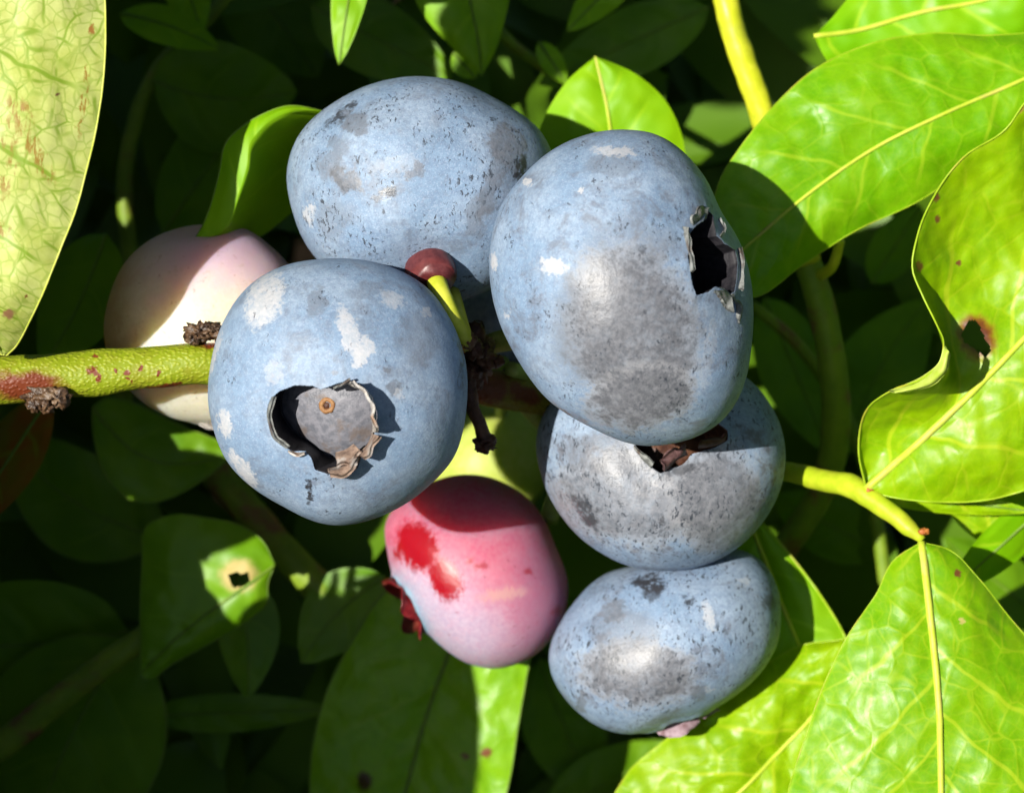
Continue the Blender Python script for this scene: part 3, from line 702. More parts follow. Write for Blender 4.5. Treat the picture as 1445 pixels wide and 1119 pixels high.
# 4 the middle berry tucked below it
B4 = Berry([(757, 620), (760, 660), (775, 702), (805, 745), (840, 775), (885, 798), (935, 806), (985, 800), (1030, 780), (1070, 745), (1097, 700), (1108, 650), (1100, 600), (1075, 555), (1045, 527), (1000, 512), (930, 508), (860, 525), (800, 550), (768, 583)], (932, 662), -205, 160, (940, 628))
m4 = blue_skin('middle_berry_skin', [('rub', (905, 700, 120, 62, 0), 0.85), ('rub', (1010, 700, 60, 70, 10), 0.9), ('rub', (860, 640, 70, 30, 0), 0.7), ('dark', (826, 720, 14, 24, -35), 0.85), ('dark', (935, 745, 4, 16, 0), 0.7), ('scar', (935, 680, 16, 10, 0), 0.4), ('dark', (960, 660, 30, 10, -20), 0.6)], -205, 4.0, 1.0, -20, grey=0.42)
t4 = thing('blueberry', 'grey-blue berry in the middle, dull and rubbed, tucked under the largest berry', 'berry', B4.at(930, 790), 'berries of the cluster')
OP4 = [(893, 622), (900, 636), (908, 648), (920, 660), (933, 668), (945, 662), (953, 650), (966, 642), (990, 636), (1012, 630), (1030, 620), (1030, 605), (1010, 588), (960, 578), (915, 585), (895, 603)]
B4.build(t4, m4, opening=OP4, tau=0.36, depth=0.35, dome=0.1, lip=0.02, dimple=0.11, lump=0.05, seed=11.1, na=200, cav_mat=M_dead)
flap(B4, [(936, 664), (946, 656), (956, 646), (970, 640)], [(934, 648), (942, 640), (956, 632), (968, 628)], M_plum, t4, -8, 12, 14, 5, 8, 1.0)
flap(B4, [(985, 632), (1005, 628), (1022, 622)], [(990, 622), (1010, 618), (1026, 612)], M_dead, t4, -6, 8, 12, 5, 6, 2.0)
flap(B4, [(898, 634), (906, 646), (920, 660)], [(896, 628), (908, 640), (922, 654)], M_sepal_grey, t4, -6, 6, 8, 3, 4, 3.0)
tube('stalk', [(900, 600, -350), (820, 560, -320), (720, 520, -190)], [14, 12, 11], M_stalk_green, t4, n=24)

# 5 the bottom berry
B5 = Berry([(775, 925), (785, 890), (810, 850), (845, 815), (885, 796), (940, 782), (1000, 776), (1050, 778), (1080, 798), (1098, 830), (1102, 870), (1095, 910), (1070, 950), (1030, 985), (990, 1010), (950, 1024), (915, 1033), (880, 1035), (840, 1022), (805, 995), (782, 960)], (938, 907), -290, 150, (0.2, -0.93, 0.05))
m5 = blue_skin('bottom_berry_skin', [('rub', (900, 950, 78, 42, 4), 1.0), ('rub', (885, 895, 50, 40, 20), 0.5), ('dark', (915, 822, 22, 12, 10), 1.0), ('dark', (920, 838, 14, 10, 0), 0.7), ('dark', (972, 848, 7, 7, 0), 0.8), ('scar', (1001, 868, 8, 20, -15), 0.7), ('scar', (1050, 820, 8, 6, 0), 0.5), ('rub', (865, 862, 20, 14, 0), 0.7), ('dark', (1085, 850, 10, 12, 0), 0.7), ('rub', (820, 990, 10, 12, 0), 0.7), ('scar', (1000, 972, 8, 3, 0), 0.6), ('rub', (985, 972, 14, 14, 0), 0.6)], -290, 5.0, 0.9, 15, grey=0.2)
t5 = thing('blueberry', 'lowest blue berry, flattened, with a small purplish crown under it', 'berry', B5.at(938, 1020), 'berries of the cluster')
B5.build(t5, m5, tau=0.3, jag=0.25, depth=0.25, lip=0.02, dimple=0.03, lump=0.05, seed=15.3, cav_mat=M_sepal_purple)
sheet('sepal', [[(925, 1026, -285), (945, 1022, -270), (970, 1016, -265), (990, 1010, -275)], [(930, 1034, -276), (948, 1036, -262), (968, 1030, -258), (985, 1018, -268)], [(938, 1034, -272), (952, 1040, -262), (966, 1036, -258), (978, 1022, -264)]], M_sepal_purple, t5, 4, crinkle=5, seed=1.1)
sheet('sepal', [[(985, 1010, -270), (998, 1004, -270), (1008, 996, -280)], [(992, 1012, -266), (1003, 1006, -266), (1012, 1000, -276)], [(994, 1012, -264), (1006, 1004, -266), (1016, 1002, -274)]], M_sepal_purple, t5, 3, crinkle=4, seed=2.1)
tube('stalk', [(930, 830, -420), (850, 700, -430), (730, 560, -260)], [13, 12, 11], M_stalk_green, t5, n=24)

# 6 the pink berry
B6 = Berry([(543, 740), (560, 712), (590, 690), (640, 671), (690, 673), (735, 695), (770, 730), (790, 775), (802, 825), (796, 870), (775, 905), (745, 930), (700, 943), (660, 935), (625, 914), (600, 892), (575, 862), (553, 815), (545, 775)], (675, 806), -380, 128, (-0.88, -0.42, 0.16))
t6 = thing('unripe_blueberry', 'pink unripe berry with a shiny red rubbed patch and red crown', 'berry', B6.at(675, 930), 'berries of the cluster')
B6.build(t6, pink_skin(), tau=0.34, jag=0.15, depth=0.2, lip=0.03, dimple=0.03, lump=0.02, seed=3.9, cav_mat=M_sepal_red)
def crown(B, parent, mat, tau, height, flare, lobes=5, seed=0.0, name='crown', thick=3.0):
    """the dried sepals standing round the blossom end, one jagged wall with pointed lobes"""
    a = B.a; b = np.cross(np.array([0, 1.0, 0.2]), a); b /= np.linalg.norm(b); c = np.cross(a, b); n = 121; rows = []
    ph = np.linspace(0, 2 * math.pi, n)
    saw = np.abs(np.sin(ph * lobes / 2 + seed)) ** 1.4
    for f in (-0.35, 0.0, 0.35, 0.7, 1.0):
        row = []
        for k in range(n):
            d = math.cos(tau) * a + math.sin(tau) * (math.cos(ph[k]) * b + math.sin(ph[k]) * c)
            hgt = height * (0.18 + 0.82 * saw[k]) * (1 + 0.25 * math.sin(ph[k] * 3 + seed * 2))
            rad = math.cos(ph[k]) * b + math.sin(ph[k]) * c
            p = B.body(d[None])[0] * 0.985 + B.centre() + a * hgt * f + rad * flare * max(0, f) * (0.5 + 0.8 * saw[k]) * (1 + 0.7 * math.sin(ph[k] * 4 + seed * 5) * f)
            row.append(p)
        rows.append(row)
    return sheet(name, rows, mat, parent, thick, nu=121, nv=9, crinkle=3.0, seed=seed, frame=True)
crown(B6, t6, M_sepal_red, 0.36, 20, 7, 5, 0.9)
tube('stalk', [(775, 735, -430), (790, 660, -460), (760, 590, -400), (705, 550, -240)], [14, 12, 11, 11], M_stalk_green, t6, n=24)

# 7 the pale berry behind the branch
B7 = Berry([(147, 470), (155, 420), (175, 375), (210, 340), (250, 320), (295, 314), (345, 322), (385, 350), (412, 380), (430, 430), (425, 490), (400, 545), (370, 582), (330, 600), (290, 600), (240, 590), (195, 562), (160, 520)], (287, 458), -215, 138, (0.1, -0.9, -0.3))
t7 = thing('unripe_blueberry', 'pale pinkish-cream unripe berry behind the branch at left', 'berry', B7.at(287, 590), 'berries of the cluster')
B7.build(t7, pale_skin(), tau=0.25, jag=0.2, depth=0.2, lip=0.02, dimple=0.02, lump=0.02, seed=21.0, cav_mat=M_sepal_pale)
sheet('sepal', [[(280, 594, -200), (290, 598, -195), (300, 600, -200)], [(282, 600, -192), (292, 604, -188), (302, 606, -192)]], M_sepal_pale, t7, 3, seed=1.0)
tube('stalk', [(380, 440, -300), (480, 470, -300), (600, 500, -200)], [13, 11, 11], M_stalk_green, t7, n=24)

# 8 the green berry and 9 the half-hidden blue berry deep in the cluster
B8 = Berry([(692 + 84 * math.cos(a), 655 + 86 * math.sin(a)) for a in np.linspace(0, 2 * math.pi, 16, endpoint=False)], (692, 655), -800, 84, (0.3, -0.8, 0.2))
t8 = thing('unripe_blueberry', 'yellow-green unripe berry deep between the front and pink berries', 'berry', B8.at(692, 730), 'berries of the cluster')
B8.build(t8, green_skin(), tau=0.25, jag=0.2, depth=0.2, lump=0.02, seed=31.0, na=96, cav_mat=M_stalk_green)
tube('stalk', [(705, 590, -810), (708, 565, -600), (695, 540, -250)], [10, 9, 9], M_stalk_green, t8, n=20)
B9 = Berry([(722 + 96 * math.cos(a), 468 + 92 * math.sin(a)) for a in np.linspace(0, 2 * math.pi, 16, endpoint=False)], (722, 468), -345, 90, (0.5, 0.2, -0.8))
m9 = blue_skin('hidden_berry_skin', [], -345, 9.0, 0.4, 30, tint=(0.26, 0.31, 0.42), tint2=(0.33, 0.36, 0.46))
t9 = thing('blueberry', 'pale blue berry almost hidden behind the stalks in the centre', 'berry', B9.at(700, 540), 'berries of the cluster')
B9.build(t9, m9, tau=0.25, depth=0.2, lump=0.02, seed=35.0, na=96, closed=True)
tube('stalk', [(720, 500, -300), (705, 515, -240), (690, 525, -200)], [9, 9, 9], M_stalk_green, t9, n=16)

# ------------------------------------------------------------------ leafy shoot at right
rs = thing('leafy_shoot', 'leafy shoot at lower right with three bright veined leaves on a yellow stem', 'shoot', (1000, 640, -400))
tube('stem', [(960, 630, -400), (1050, 650, -350), (1108, 665, -280), (1160, 677, -215), (1205, 688, -165), (1245, 715, -135), (1284, 745, -112), (1302, 762, -104)], [14, 15, 15, 16, 18, 15, 13, 6], M_shoot_green, rs, seg=20, n=80, lump=2.0)
lump('node', (1304, 750, -98), (8, 5, 6), M_node, rs, 0.4, 2.0, 1.0, 12)
lump('node', (1227, 692, -142), (9, 6, 8), M_node, rs, 0.4, 2.0, 2.0, 12)
matA = leaf_mat('leaf_curled', base=(0.155, 0.32, 0.001), base2=(0.215, 0.37, 0.001), vein=(0.34, 0.45, 0.012), rough=0.40, spacing=120, cell=56, net=0.5, seed=1.0, vein_bump=1.5,
    spots=[((1378, 476, 26, 31, -25), (0.26, 0.10, 0.01)), ((1378, 476, 21, 27, -25), (0.10, 0.022, 0.008)), ((1318, 278, 7, 7, 0), BROWN), ((1323, 310, 5, 5, 0), BROWN), ((1296, 376, 5, 9, 0), BROWN), ((1352, 372, 5, 4, 0), BROWN), ((1398, 193, 7, 4, -30), (0.35, 0.18, 0.04)), ((1440, 150, 6, 10, 30), (0.35, 0.2, 0.05))])
HOLE_A = [(1358, 470), (1366, 456), (1378, 455), (1384, 470), (1392, 484), (1398, 496), (1390, 502), (1374, 490), (1362, 482)]
leafA = leaf('leaf', [(1222, 688, -142), (1212, 640, -120), (1214, 605, -105), (1226, 575, -60), (1262, 549, -5), (1300, 535, 36), (1326, 513, 56), (1332, 490, 48), (1322, 458, 8), (1303, 420, -15), (1287, 380, -20), (1296, 330, -18), (1318, 278, -30), (1360, 222, -40), (1420, 182, -45), (1446, 145, -50), (1530, 90, -70), (1640, 300, -110)],
     [(1222, 690, -142), (1262, 655, -125), (1325, 598, -100), (1390, 535, -85), (1445, 478, -80), (1540, 385, -90), (1640, 300, -110)],
     [(1222, 692, -142), (1262, 702, -130), (1320, 708, -125), (1390, 706, -120), (1445, 692, -120), (1540, 630, -120), (1640, 500, -120), (1640, 300, -110)],
     matA, rs, nu=230, nv=60, bulge=(-38, 18), ripple=10, rip_s=0.014, seed=2.0, hole=HOLE_A, rib=(6, 3), edge=1.5, label='glossy curled leaf with a wavy folded edge and a brown bite hole')
sheet('rolled_margin', [[(1255, 552, -6), (1282, 541, 10), (1308, 527, 40), (1326, 510, 62), (1333, 488, 66)], [(1262, 554, 8), (1290, 549, 24), (1316, 537, 54), (1332, 518, 72), (1337, 494, 72)], [(1266, 553, 0), (1296, 549, 14), (1322, 540, 42), (1337, 522, 60), (1340, 500, 60)]],
      simple('leaf_margin_underside', (0.30, 0.40, 0.04), (0.38, 0.46, 0.09), 0.05, 0.5, 0.8), bpy.data.objects[leafA.name], 2.0, crinkle=2.0, seed=3.0)
matB = leaf_mat('leaf_lower_right', base=(0.11, 0.29, 0.001), base2=(0.155, 0.325, 0.001), vein=(0.30, 0.43, 0.012), rough=0.40, spacing=92, cell=44, net=0.65, seed=2.0, vein_bump=1.3,
    spots=[((1352, 809, 5, 6, 0), BROWN), ((1357, 875, 4, 5, 0), (0.40, 0.36, 0.10))])
leaf('leaf', [(1300, 765, -105), (1262, 790, -100), (1236, 840, -92), (1200, 892, -88), (1170, 950, -92), (1140, 1030, -100), (1112, 1119, -105), (1110, 1250, -100), (1180, 1350, -60), (1335, 1400, -40)],
     [(1300, 765, -105), (1308, 830, -80), (1318, 920, -65), (1325, 1010, -60), (1328, 1119, -55), (1330, 1250, -50), (1335, 1400, -40)],
     [(1300, 765, -105), (1340, 776, -110), (1380, 815, -110), (1420, 865, -115), (1450, 900, -115), (1500, 960, -110), (1540, 1060, -100), (1540, 1250, -80), (1335, 1400, -40)],
     matB, rs, nu=200, nv=60, bulge=(16, 20), ripple=9, rip_s=0.013, seed=5.0, rib=(6, 3.5), edge=1.0, label='broad bright green leaf hanging at the lower right, pale midrib')
matC = leaf_mat('leaf_bottom', base=(0.16, 0.32, 0.001), base2=(0.22, 0.37, 0.001), vein=(0.34, 0.45, 0.012), rough=0.40, spacing=95, cell=46, net=0.55, seed=3.0, vein_bump=2.2)
leaf('leaf', [(1295, 775, -125), (1245, 850, -260), (1195, 899, -330), (1130, 910, -345), (1085, 935, -345), (1040, 972, -345), (985, 1012, -340), (930, 1050, -335), (885, 1092, -330), (862, 1130, -325), (840, 1200, -320), (850, 1270, -310)],
     [(1295, 778, -128), (1250, 890, -255), (1180, 975, -315), (1120, 1040, -325), (1050, 1110, -320), (960, 1190, -315), (850, 1270, -310)],
     [(1295, 782, -130), (1270, 920, -240), (1220, 1030, -300), (1160, 1119, -320), (1100, 1200, -320), (1000, 1290, -315), (850, 1270, -310)],
     matC, rs, nu=180, nv=46, bulge=(20, 10), ripple=16, rip_s=0.013, seed=8.0, rib=(4.5, 2.5), edge=1.0, label='bright leaf at the bottom edge under the lowest berry')

# ------------------------------------------------------------------ shoot at upper right
us = thing('leafy_shoot', 'upright yellow-green stem behind the right berries with broad leaves at upper right', 'shoot', (1200, 1200, -520))
tube('stem', [(1000, -200, -300), (1012, -60, -310), (1040, 60, -320), (1072, 150, -335), (1110, 280, -360), (1140, 370, -385)], [19, 19, 20, 20, 21, 22], M_shoot, us, seg=20, n=70, lump=2.0)
tube('stem', [(1136, 358, -383), (1158, 430, -398), (1174, 510, -420), (1180, 590, -460), (1160, 690, -560), (1080, 820, -640), (1060, 1300, -760)], [21, 22, 23, 23, 22, 22, 22], M_shoot_dark, us, seg=20, n=70, lump=2.0, label='lower part of the stem behind the right berries, its shade painted in a darker colour')  # same stem in a darker material that stands in for its shade
tube('petiole', [(1155, 390, -380), (1175, 375, -330), (1186, 340, -300)], [9, 8, 7], M_shoot, us, n=20)
matE = leaf_mat('leaf_upper_right', base=(0.10, 0.29, 0.001), base2=(0.145, 0.33, 0.002), vein=(0.25, 0.42, 0.012), rough=0.38, spacing=105, cell=50, net=0.5, seed=4.0, vein_bump=1.6, slope=0.8)
leaf('leaf', [(1000, 395, -150), (1004, 300, -165), (1018, 250, -170), (1042, 212, -175), (1092, 150, -185), (1150, 98, -195), (1230, 62, -205), (1310, 48, -215), (1400, 50, -225), (1500, 40, -240), (1660, 0, -270)][::-1],
     [(1000, 395, -150), (1060, 342, -160), (1155, 263, -170), (1240, 206, -180), (1330, 162, -190), (1445, 112, -205), (1550, 62, -230), (1660, 0, -270)][::-1],
     [(1000, 395, -150), (1062, 420, -175), (1130, 376, -190), (1200, 330, -200), (1300, 282, -210), (1360, 243, -215), (1445, 200, -225), (1560, 120, -245), (1660, 0, -270)][::-1],
     matE, us, nu=190, nv=46, bulge=(14, 12), ripple=10, rip_s=0.012, seed=12.0, rib=(3.5, 2.4), edge=0.9, label='large bright green leaf at the upper right with a round berry shadow')
matF = leaf_mat('leaf_upper_right_back', base=(0.14, 0.38, 0.001), base2=(0.19, 0.42, 0.002), vein=(0.28, 0.48, 0.01), rough=0.42, spacing=105, seed=5.0, lite=True)
leaf('leaf', [(1148, 52, -330), (1170, 30, -335), (1205, -10, -340), (1290, -60, -350), (1420, -110, -350), (1560, -120, -340)],
     [(1148, 52, -330), (1200, 45, -330), (1290, 20, -330), (1420, -10, -330), (1560, -120, -340)],
     [(1148, 52, -330), (1168, 88, -340), (1230, 95, -350), (1330, 80, -350), (1450, 60, -345), (1560, -120, -340)],
     matF, us, nu=70, nv=18, bulge=(8, 8), ripple=12, seed=14.0, rib=(4, 3), edge=0, label='blurred bright leaf behind, at the top right corner')
matG = leaf_mat('leaf_behind_top', base=(0.20, 0.45, 0.001), base2=(0.24, 0.48, 0.001), vein=(0.28, 0.52, 0.004), rough=0.5, spacing=80, seed=6.0, spec=0.3, lite=True, trans=0.3)
leaf('leaf', [(890, 400, -420), (800, 330, -400), (762, 250, -390), (757, 200, -385), (770, 162, -380), (800, 115, -375), (840, 80, -375)],
     [(890, 400, -420), (878, 300, -390), (866, 220, -375), (856, 150, -370), (840, 80, -375)],
     [(890, 400, -420), (960, 320, -400), (968, 250, -390), (962, 192, -385), (937, 140, -380), (892, 102, -376), (840, 80, -375)],
     matG, us, nu=70, nv=20, bulge=(10, 10), ripple=10, seed=16.0, rib=(4, 2), edge=0, label='bright pointed leaf rising between the top and right berries')
matD = leaf_mat('leaf_dark', base=(0.15, 0.33, 0.001), base2=(0.19, 0.38, 0.002), vein=(0.22, 0.42, 0.01), rough=0.45, spacing=80, seed=7.0, lite=True)
leaf('leaf', [(1050, 715, -400), (1010, 800, -410), (1030, 900, -410), (1090, 990, -400), (1210, 1010, -390)],
     [(1050, 715, -400), (1080, 790, -385), (1115, 880, -380), (1150, 950, -380), (1210, 1010, -390)],
     [(1050, 715, -400), (1082, 745, -385), (1118, 787, -375), (1155, 836, -370), (1192, 897, -370), (1215, 955, -375), (1210, 1010, -390)],
     matD, us, nu=60, nv=18, bulge=(8, 8), ripple=8, seed=18.0, rib=(4, 2), edge=2.0, edge_mat=M_edge, label='dark leaf behind the lowest berry with a sunlit right edge')
leaf2(us, (1330, 690, -300), (1560, 780, -330), 120, matC, tilt=10, seed=41, name='leaf')
leaf2(us, (1500, 690, -280), (1330, 845, -300), 90, matF, tilt=-30, seed=42, name='leaf')
leaf2(us, (1200, 690, -250), (1460, 722, -210), 46, matC, tilt=25, seed=43, name='leaf')

# ------------------------------------------------------------------ overhanging leaf at top left
hs = thing('leafy_shoot', 'shoot beyond the left edge holding a pale leaf turned underside out', 'shoot', (-60, -420, 60))
matH = leaf_mat('leaf_underside_pale', base=(0.37, 0.42, 0.085), base2=(0.43, 0.47, 0.15), vein=(0.15, 0.26, 0.006), rough=0.5, spacing=125, cell=44, net=1.0, seed=8.0, vein_bump=-0.7, slope=0.75, spec=0.3, fine_net=0.5, trans=0.15, tcol=(0.5, 0.6, 0.03), under=True, fade_at=(0.97, 0.72), secw=3.4, warp=24.0, terw=2.5,
    spots=[((130, 42, 4, 7, 0), (0.28, 0.13, 0.03)), ((12, 443, 9, 6, 0), (0.24, 0.12, 0.06)), ((81, 135, 3, 3, 0), (0.12, 0.06, 0.03)), ((36, 418, 2, 2, 0), BROWN)],
    streaks=[((28, 158, 12, 26, -32), (0.26, 0.16, 0.025)), ((50, 215, 10, 45, -30), (0.26, 0.16, 0.025)), ((117, 158, 4, 36, 8), (0.26, 0.16, 0.025)), ((122, 104, 4, 9, 0), (0.26, 0.16, 0.025)), ((12, 245, 9, 32, 18), (0.26, 0.16, 0.025)), ((14, 190, 9, 24, 10), (0.26, 0.16, 0.025)), ((3, 325, 8, 12, 20), (0.26, 0.16, 0.025))])
leaf('leaf', [(-70, -420, 155), (-220, -250, 165), (-290, 0, 185), (-260, 250, 195), (-150, 420, 150), (8, 503, 60)],
     [(-70, -420, 155), (-75, -200, 195), (-78, 50, 220), (-70, 260, 230), (-40, 420, 175), (8, 503, 60)],
     [(-70, -420, 155), (90, -260, 175), (140, -110, 185), (148, 0, 190), (149, 60, 193), (146, 115, 195), (135, 185, 199), (120, 250, 203), (105, 302, 205), (85, 352, 207), (65, 402, 209), (40, 457, 160), (20, 492, 95), (8, 503, 60)],
     matH, hs, nu=200, nv=60, bulge=(14, 22), ripple=9, rip_s=0.012, seed=22.0, rib=(6, 3.5), edge=1.4, edge_mat=M_edge_pale, label='pale leaf underside at top left with netted veins and brown scars')
tube('stem', [(-60, -900, 0), (-65, -600, 110), (-70, -415, 155)], [18, 16, 9], M_shoot, hs, n=30)

# ------------------------------------------------------------------ shaded leaves behind, left side
ls = thing('leafy_shoot', 'shaded stem rising from the lower left corner with a bitten leaf', 'shoot', (-200, 1160, -560))
tube('stem', [(-260, 1190, -560), (-60, 1090, -520), (10, 1045, -510), (110, 965, -490), (200, 900, -470), (330, 790, -520)], [26, 25, 24, 21, 19, 15], M_shoot_dark, ls, seg=16, n=60, lump=3)
matS = leaf_mat('leaf_shaded', base=(0.075, 0.185, 0.001), base2=(0.105, 0.225, 0.002), vein=(0.11, 0.23, 0.004), rough=0.5, seed=9.0, lite=True, trans=0.1, spec=0.3)  # darker leaf green, shade painted into the base colour
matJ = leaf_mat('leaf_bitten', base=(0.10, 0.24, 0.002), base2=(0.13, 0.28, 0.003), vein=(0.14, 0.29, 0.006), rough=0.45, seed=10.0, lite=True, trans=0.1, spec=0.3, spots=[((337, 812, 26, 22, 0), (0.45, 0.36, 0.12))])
leaf('leaf', [(388, 797, -430), (372, 765, -430), (340, 742, -430), (295, 731, -432), (240, 727, -436), (207, 742, -440), (200, 800, -445), (198, 880, -440), (198, 950, -430)],
     [(388, 797, -430), (350, 825, -420), (300, 860, -418), (250, 900, -420), (198, 950, -430)],
     [(388, 797, -430), (378, 822, -432), (376, 852, -434), (354, 872, -436), (300, 905, -436), (245, 935, -434), (205, 957, -432), (198, 950, -430)],
     matJ, ls, nu=110, nv=40, bulge=(10, 8), ripple=8, seed=25.0, rib=(3, 1.5), edge=1.2, rib_mat=M_rib_dark, edge_mat=M_rib_dark, hole=[(324, 812), (332, 808), (341, 811), (350, 809), (351, 823), (342, 826), (327, 826)], label='shaded leaf at lower left with a small bite hole and sunlit sliver')
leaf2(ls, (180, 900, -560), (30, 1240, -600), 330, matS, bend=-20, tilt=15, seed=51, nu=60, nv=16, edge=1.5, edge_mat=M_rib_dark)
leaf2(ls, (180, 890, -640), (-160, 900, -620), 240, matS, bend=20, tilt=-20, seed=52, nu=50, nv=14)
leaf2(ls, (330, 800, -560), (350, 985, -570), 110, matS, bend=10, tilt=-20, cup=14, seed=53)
leaf2(ls, (70, 560, -330), (-60, 760, -340), 120, leaf_mat('leaf_reddish', base=(0.16, 0.14, 0.005), base2=(0.26, 0.08, 0.01), vein=(0.2, 0.2, 0.01), rough=0.5, seed=11.0, lite=True, tcol=(0.3, 0.15, 0.01)), tilt=30, seed=54, label='reddish shaded leaf at the left edge under the branch')

ms = thing('leafy_shoot', 'shaded stems and leaves behind and below the pink berry', 'shoot', (300, 640, -640))
tube('stem', [(280, 640, -640), (350, 720, -620), (420, 800, -600), (470, 850, -600), (560, 1000, -620), (640, 1300, -640)], [26, 27, 27, 27, 27, 28], M_shoot_dark, ms, seg=16, n=50, lump=3)
matK = leaf_mat('leaf_below_pink', base=(0.13, 0.32, 0.002), base2=(0.17, 0.36, 0.003), vein=(0.20, 0.38, 0.01), rough=0.4, spacing=90, cell=46, net=0.4, seed=12.0,
    spots=[((514, 1103, 10, 14, 0), DARKB), ((657, 1067, 6, 5, 0), BROWN), ((686, 1062, 8, 7, 0), BROWN)])
leaf('leaf', [(665, 800, -530), (590, 810, -535), (545, 835, -540), (500, 900, -545), (465, 965, -550), (442, 1050, -550), (437, 1119, -548), (450, 1230, -540), (545, 1330, -530)],
     [(665, 800, -530), (655, 860, -535), (630, 930, -540), (602, 1010, -542), (585, 1070, -542), (570, 1130, -540), (545, 1330, -530)],
     [(665, 800, -530), (735, 830, -515), (752, 900, -515), (742, 960, -515), (730, 1030, -518), (722, 1085, -520), (712, 1130, -522), (680, 1230, -525), (545, 1330, -530)],
     matK, ms, nu=120, nv=34, bulge=(10, 8), ripple=10, seed=28.0, rib=(4, 3), edge=1.5, rib_mat=M_rib_dark, edge_mat=M_rib_dark, label='long dark leaf below the pink berry with a sunlit right strip')
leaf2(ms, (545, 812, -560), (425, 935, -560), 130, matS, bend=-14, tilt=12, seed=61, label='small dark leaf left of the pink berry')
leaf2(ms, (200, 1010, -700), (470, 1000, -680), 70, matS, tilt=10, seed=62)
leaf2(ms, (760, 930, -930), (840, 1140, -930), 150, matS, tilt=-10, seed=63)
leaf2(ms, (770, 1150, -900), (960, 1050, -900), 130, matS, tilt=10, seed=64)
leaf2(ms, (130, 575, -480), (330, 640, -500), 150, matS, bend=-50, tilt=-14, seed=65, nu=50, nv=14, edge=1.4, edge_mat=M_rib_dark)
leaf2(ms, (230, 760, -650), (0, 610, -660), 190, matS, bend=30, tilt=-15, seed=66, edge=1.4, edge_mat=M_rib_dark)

tl = thing('leafy_shoot', 'shaded leaves at upper left with one sunlit curved leaf behind the top berry', 'shoot', (190, 700, -700))
tube('stem', [(150, 760, -760), (185, 400, -700), (178, 230, -680), (215, 110, -660), (300, 20, -640), (420, -150, -600)], [14, 14, 13, 12, 11, 10], M_shoot_dark, tl, seg=14, n=60, lump=2)
matI = leaf_mat('leaf_upper_left', base=(0.17, 0.38, 0.001), base2=(0.21, 0.42, 0.001), vein=(0.24, 0.45, 0.005), rough=0.5, seed=13.0, spec=0.3, lite=True, trans=0.25)
leaf('leaf', [(270, 345, -150), (285, 320, -140), (300, 280, -132), (310, 240, -128), (318, 203, -126), (340, 180, -128), (370, 162, -130), (400, 151, -135), (470, 160, -170)],
     [(270, 345, -150), (322, 318, -128), (338, 275, -118), (350, 236, -112), (353, 205, -112), (366, 185, -116), (388, 168, -125), (420, 157, -140), (470, 160, -170)],
     [(270, 345, -150), (345, 345, -260), (400, 310, -330), (440, 270, -350), (460, 230, -340), (470, 200, -300), (474, 180, -250), (470, 160, -170)],
     matI, tl, nu=70, nv=18, bulge=(3, 10), ripple=3, seed=31.0, rib=None, edge=1.2, rib_mat=M_rib_dark, edge_mat=M_rib_dark, label='curved leaf at upper left, sunlit strip on a dark blade')
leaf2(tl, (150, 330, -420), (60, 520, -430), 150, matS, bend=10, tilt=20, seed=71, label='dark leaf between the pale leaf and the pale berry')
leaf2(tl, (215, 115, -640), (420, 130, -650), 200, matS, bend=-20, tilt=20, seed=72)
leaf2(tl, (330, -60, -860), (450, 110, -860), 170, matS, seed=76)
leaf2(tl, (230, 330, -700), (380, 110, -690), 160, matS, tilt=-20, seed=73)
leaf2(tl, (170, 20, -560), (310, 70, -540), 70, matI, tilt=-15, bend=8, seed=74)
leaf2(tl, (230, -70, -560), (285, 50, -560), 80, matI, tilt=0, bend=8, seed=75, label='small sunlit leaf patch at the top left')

tc = thing('leafy_shoot', 'shaded leaves hanging at the top centre behind the berries', 'shoot', (640, -300, -560))
tube('stem', [(560, -400, -600), (640, -160, -580), (700, 40, -600), (790, 110, -640), (960, 200, -700)], [12, 11, 10, 9, 9], M_shoot_dark, tc, seg=12, n=50)
leaf('leaf', [(640, -160, -480), (585, -80, -480), (578, -20, -480), (600, 25, -478), (635, 65, -475), (680, 108, -470)],
     [(640, -160, -480), (655, -60, -472), (665, 10, -470), (675, 60, -470), (680, 108, -470)],
     [(640, -160, -480), (710, -80, -480), (720, -20, -480), (712, 30, -478), (700, 70, -475), (680, 108, -470)],
     matI, tc, nu=60, nv=16, bulge=(8, 8), ripple=8, seed=33.0, rib=(3, 1.5), edge=0, rib_mat=M_rib_dark, label='green leaf tip pointing down at the top centre')
leaf2(tc, (510, -120, -320), (478, 92, -320), 62, matI, tilt=10, seed=81, label='narrow sunlit leaf at the top left of centre')
leaf2(tc, (640, 75, -540), (672, 112, -540), 40, matI, seed=82)
leaf2(tc, (900, -60, -560), (800, 45, -560), 70, matI, tilt=15, seed=83)
leaf2(tc, (760, 60, -600), (800, 120, -600), 40, matI, seed=84)
leaf2(tc, (1000, 10, -700), (760, 120, -720), 120, matS, seed=85)
leaf2(tc, (440, 10, -640), (640, 110, -640), 130, matS, seed=86)

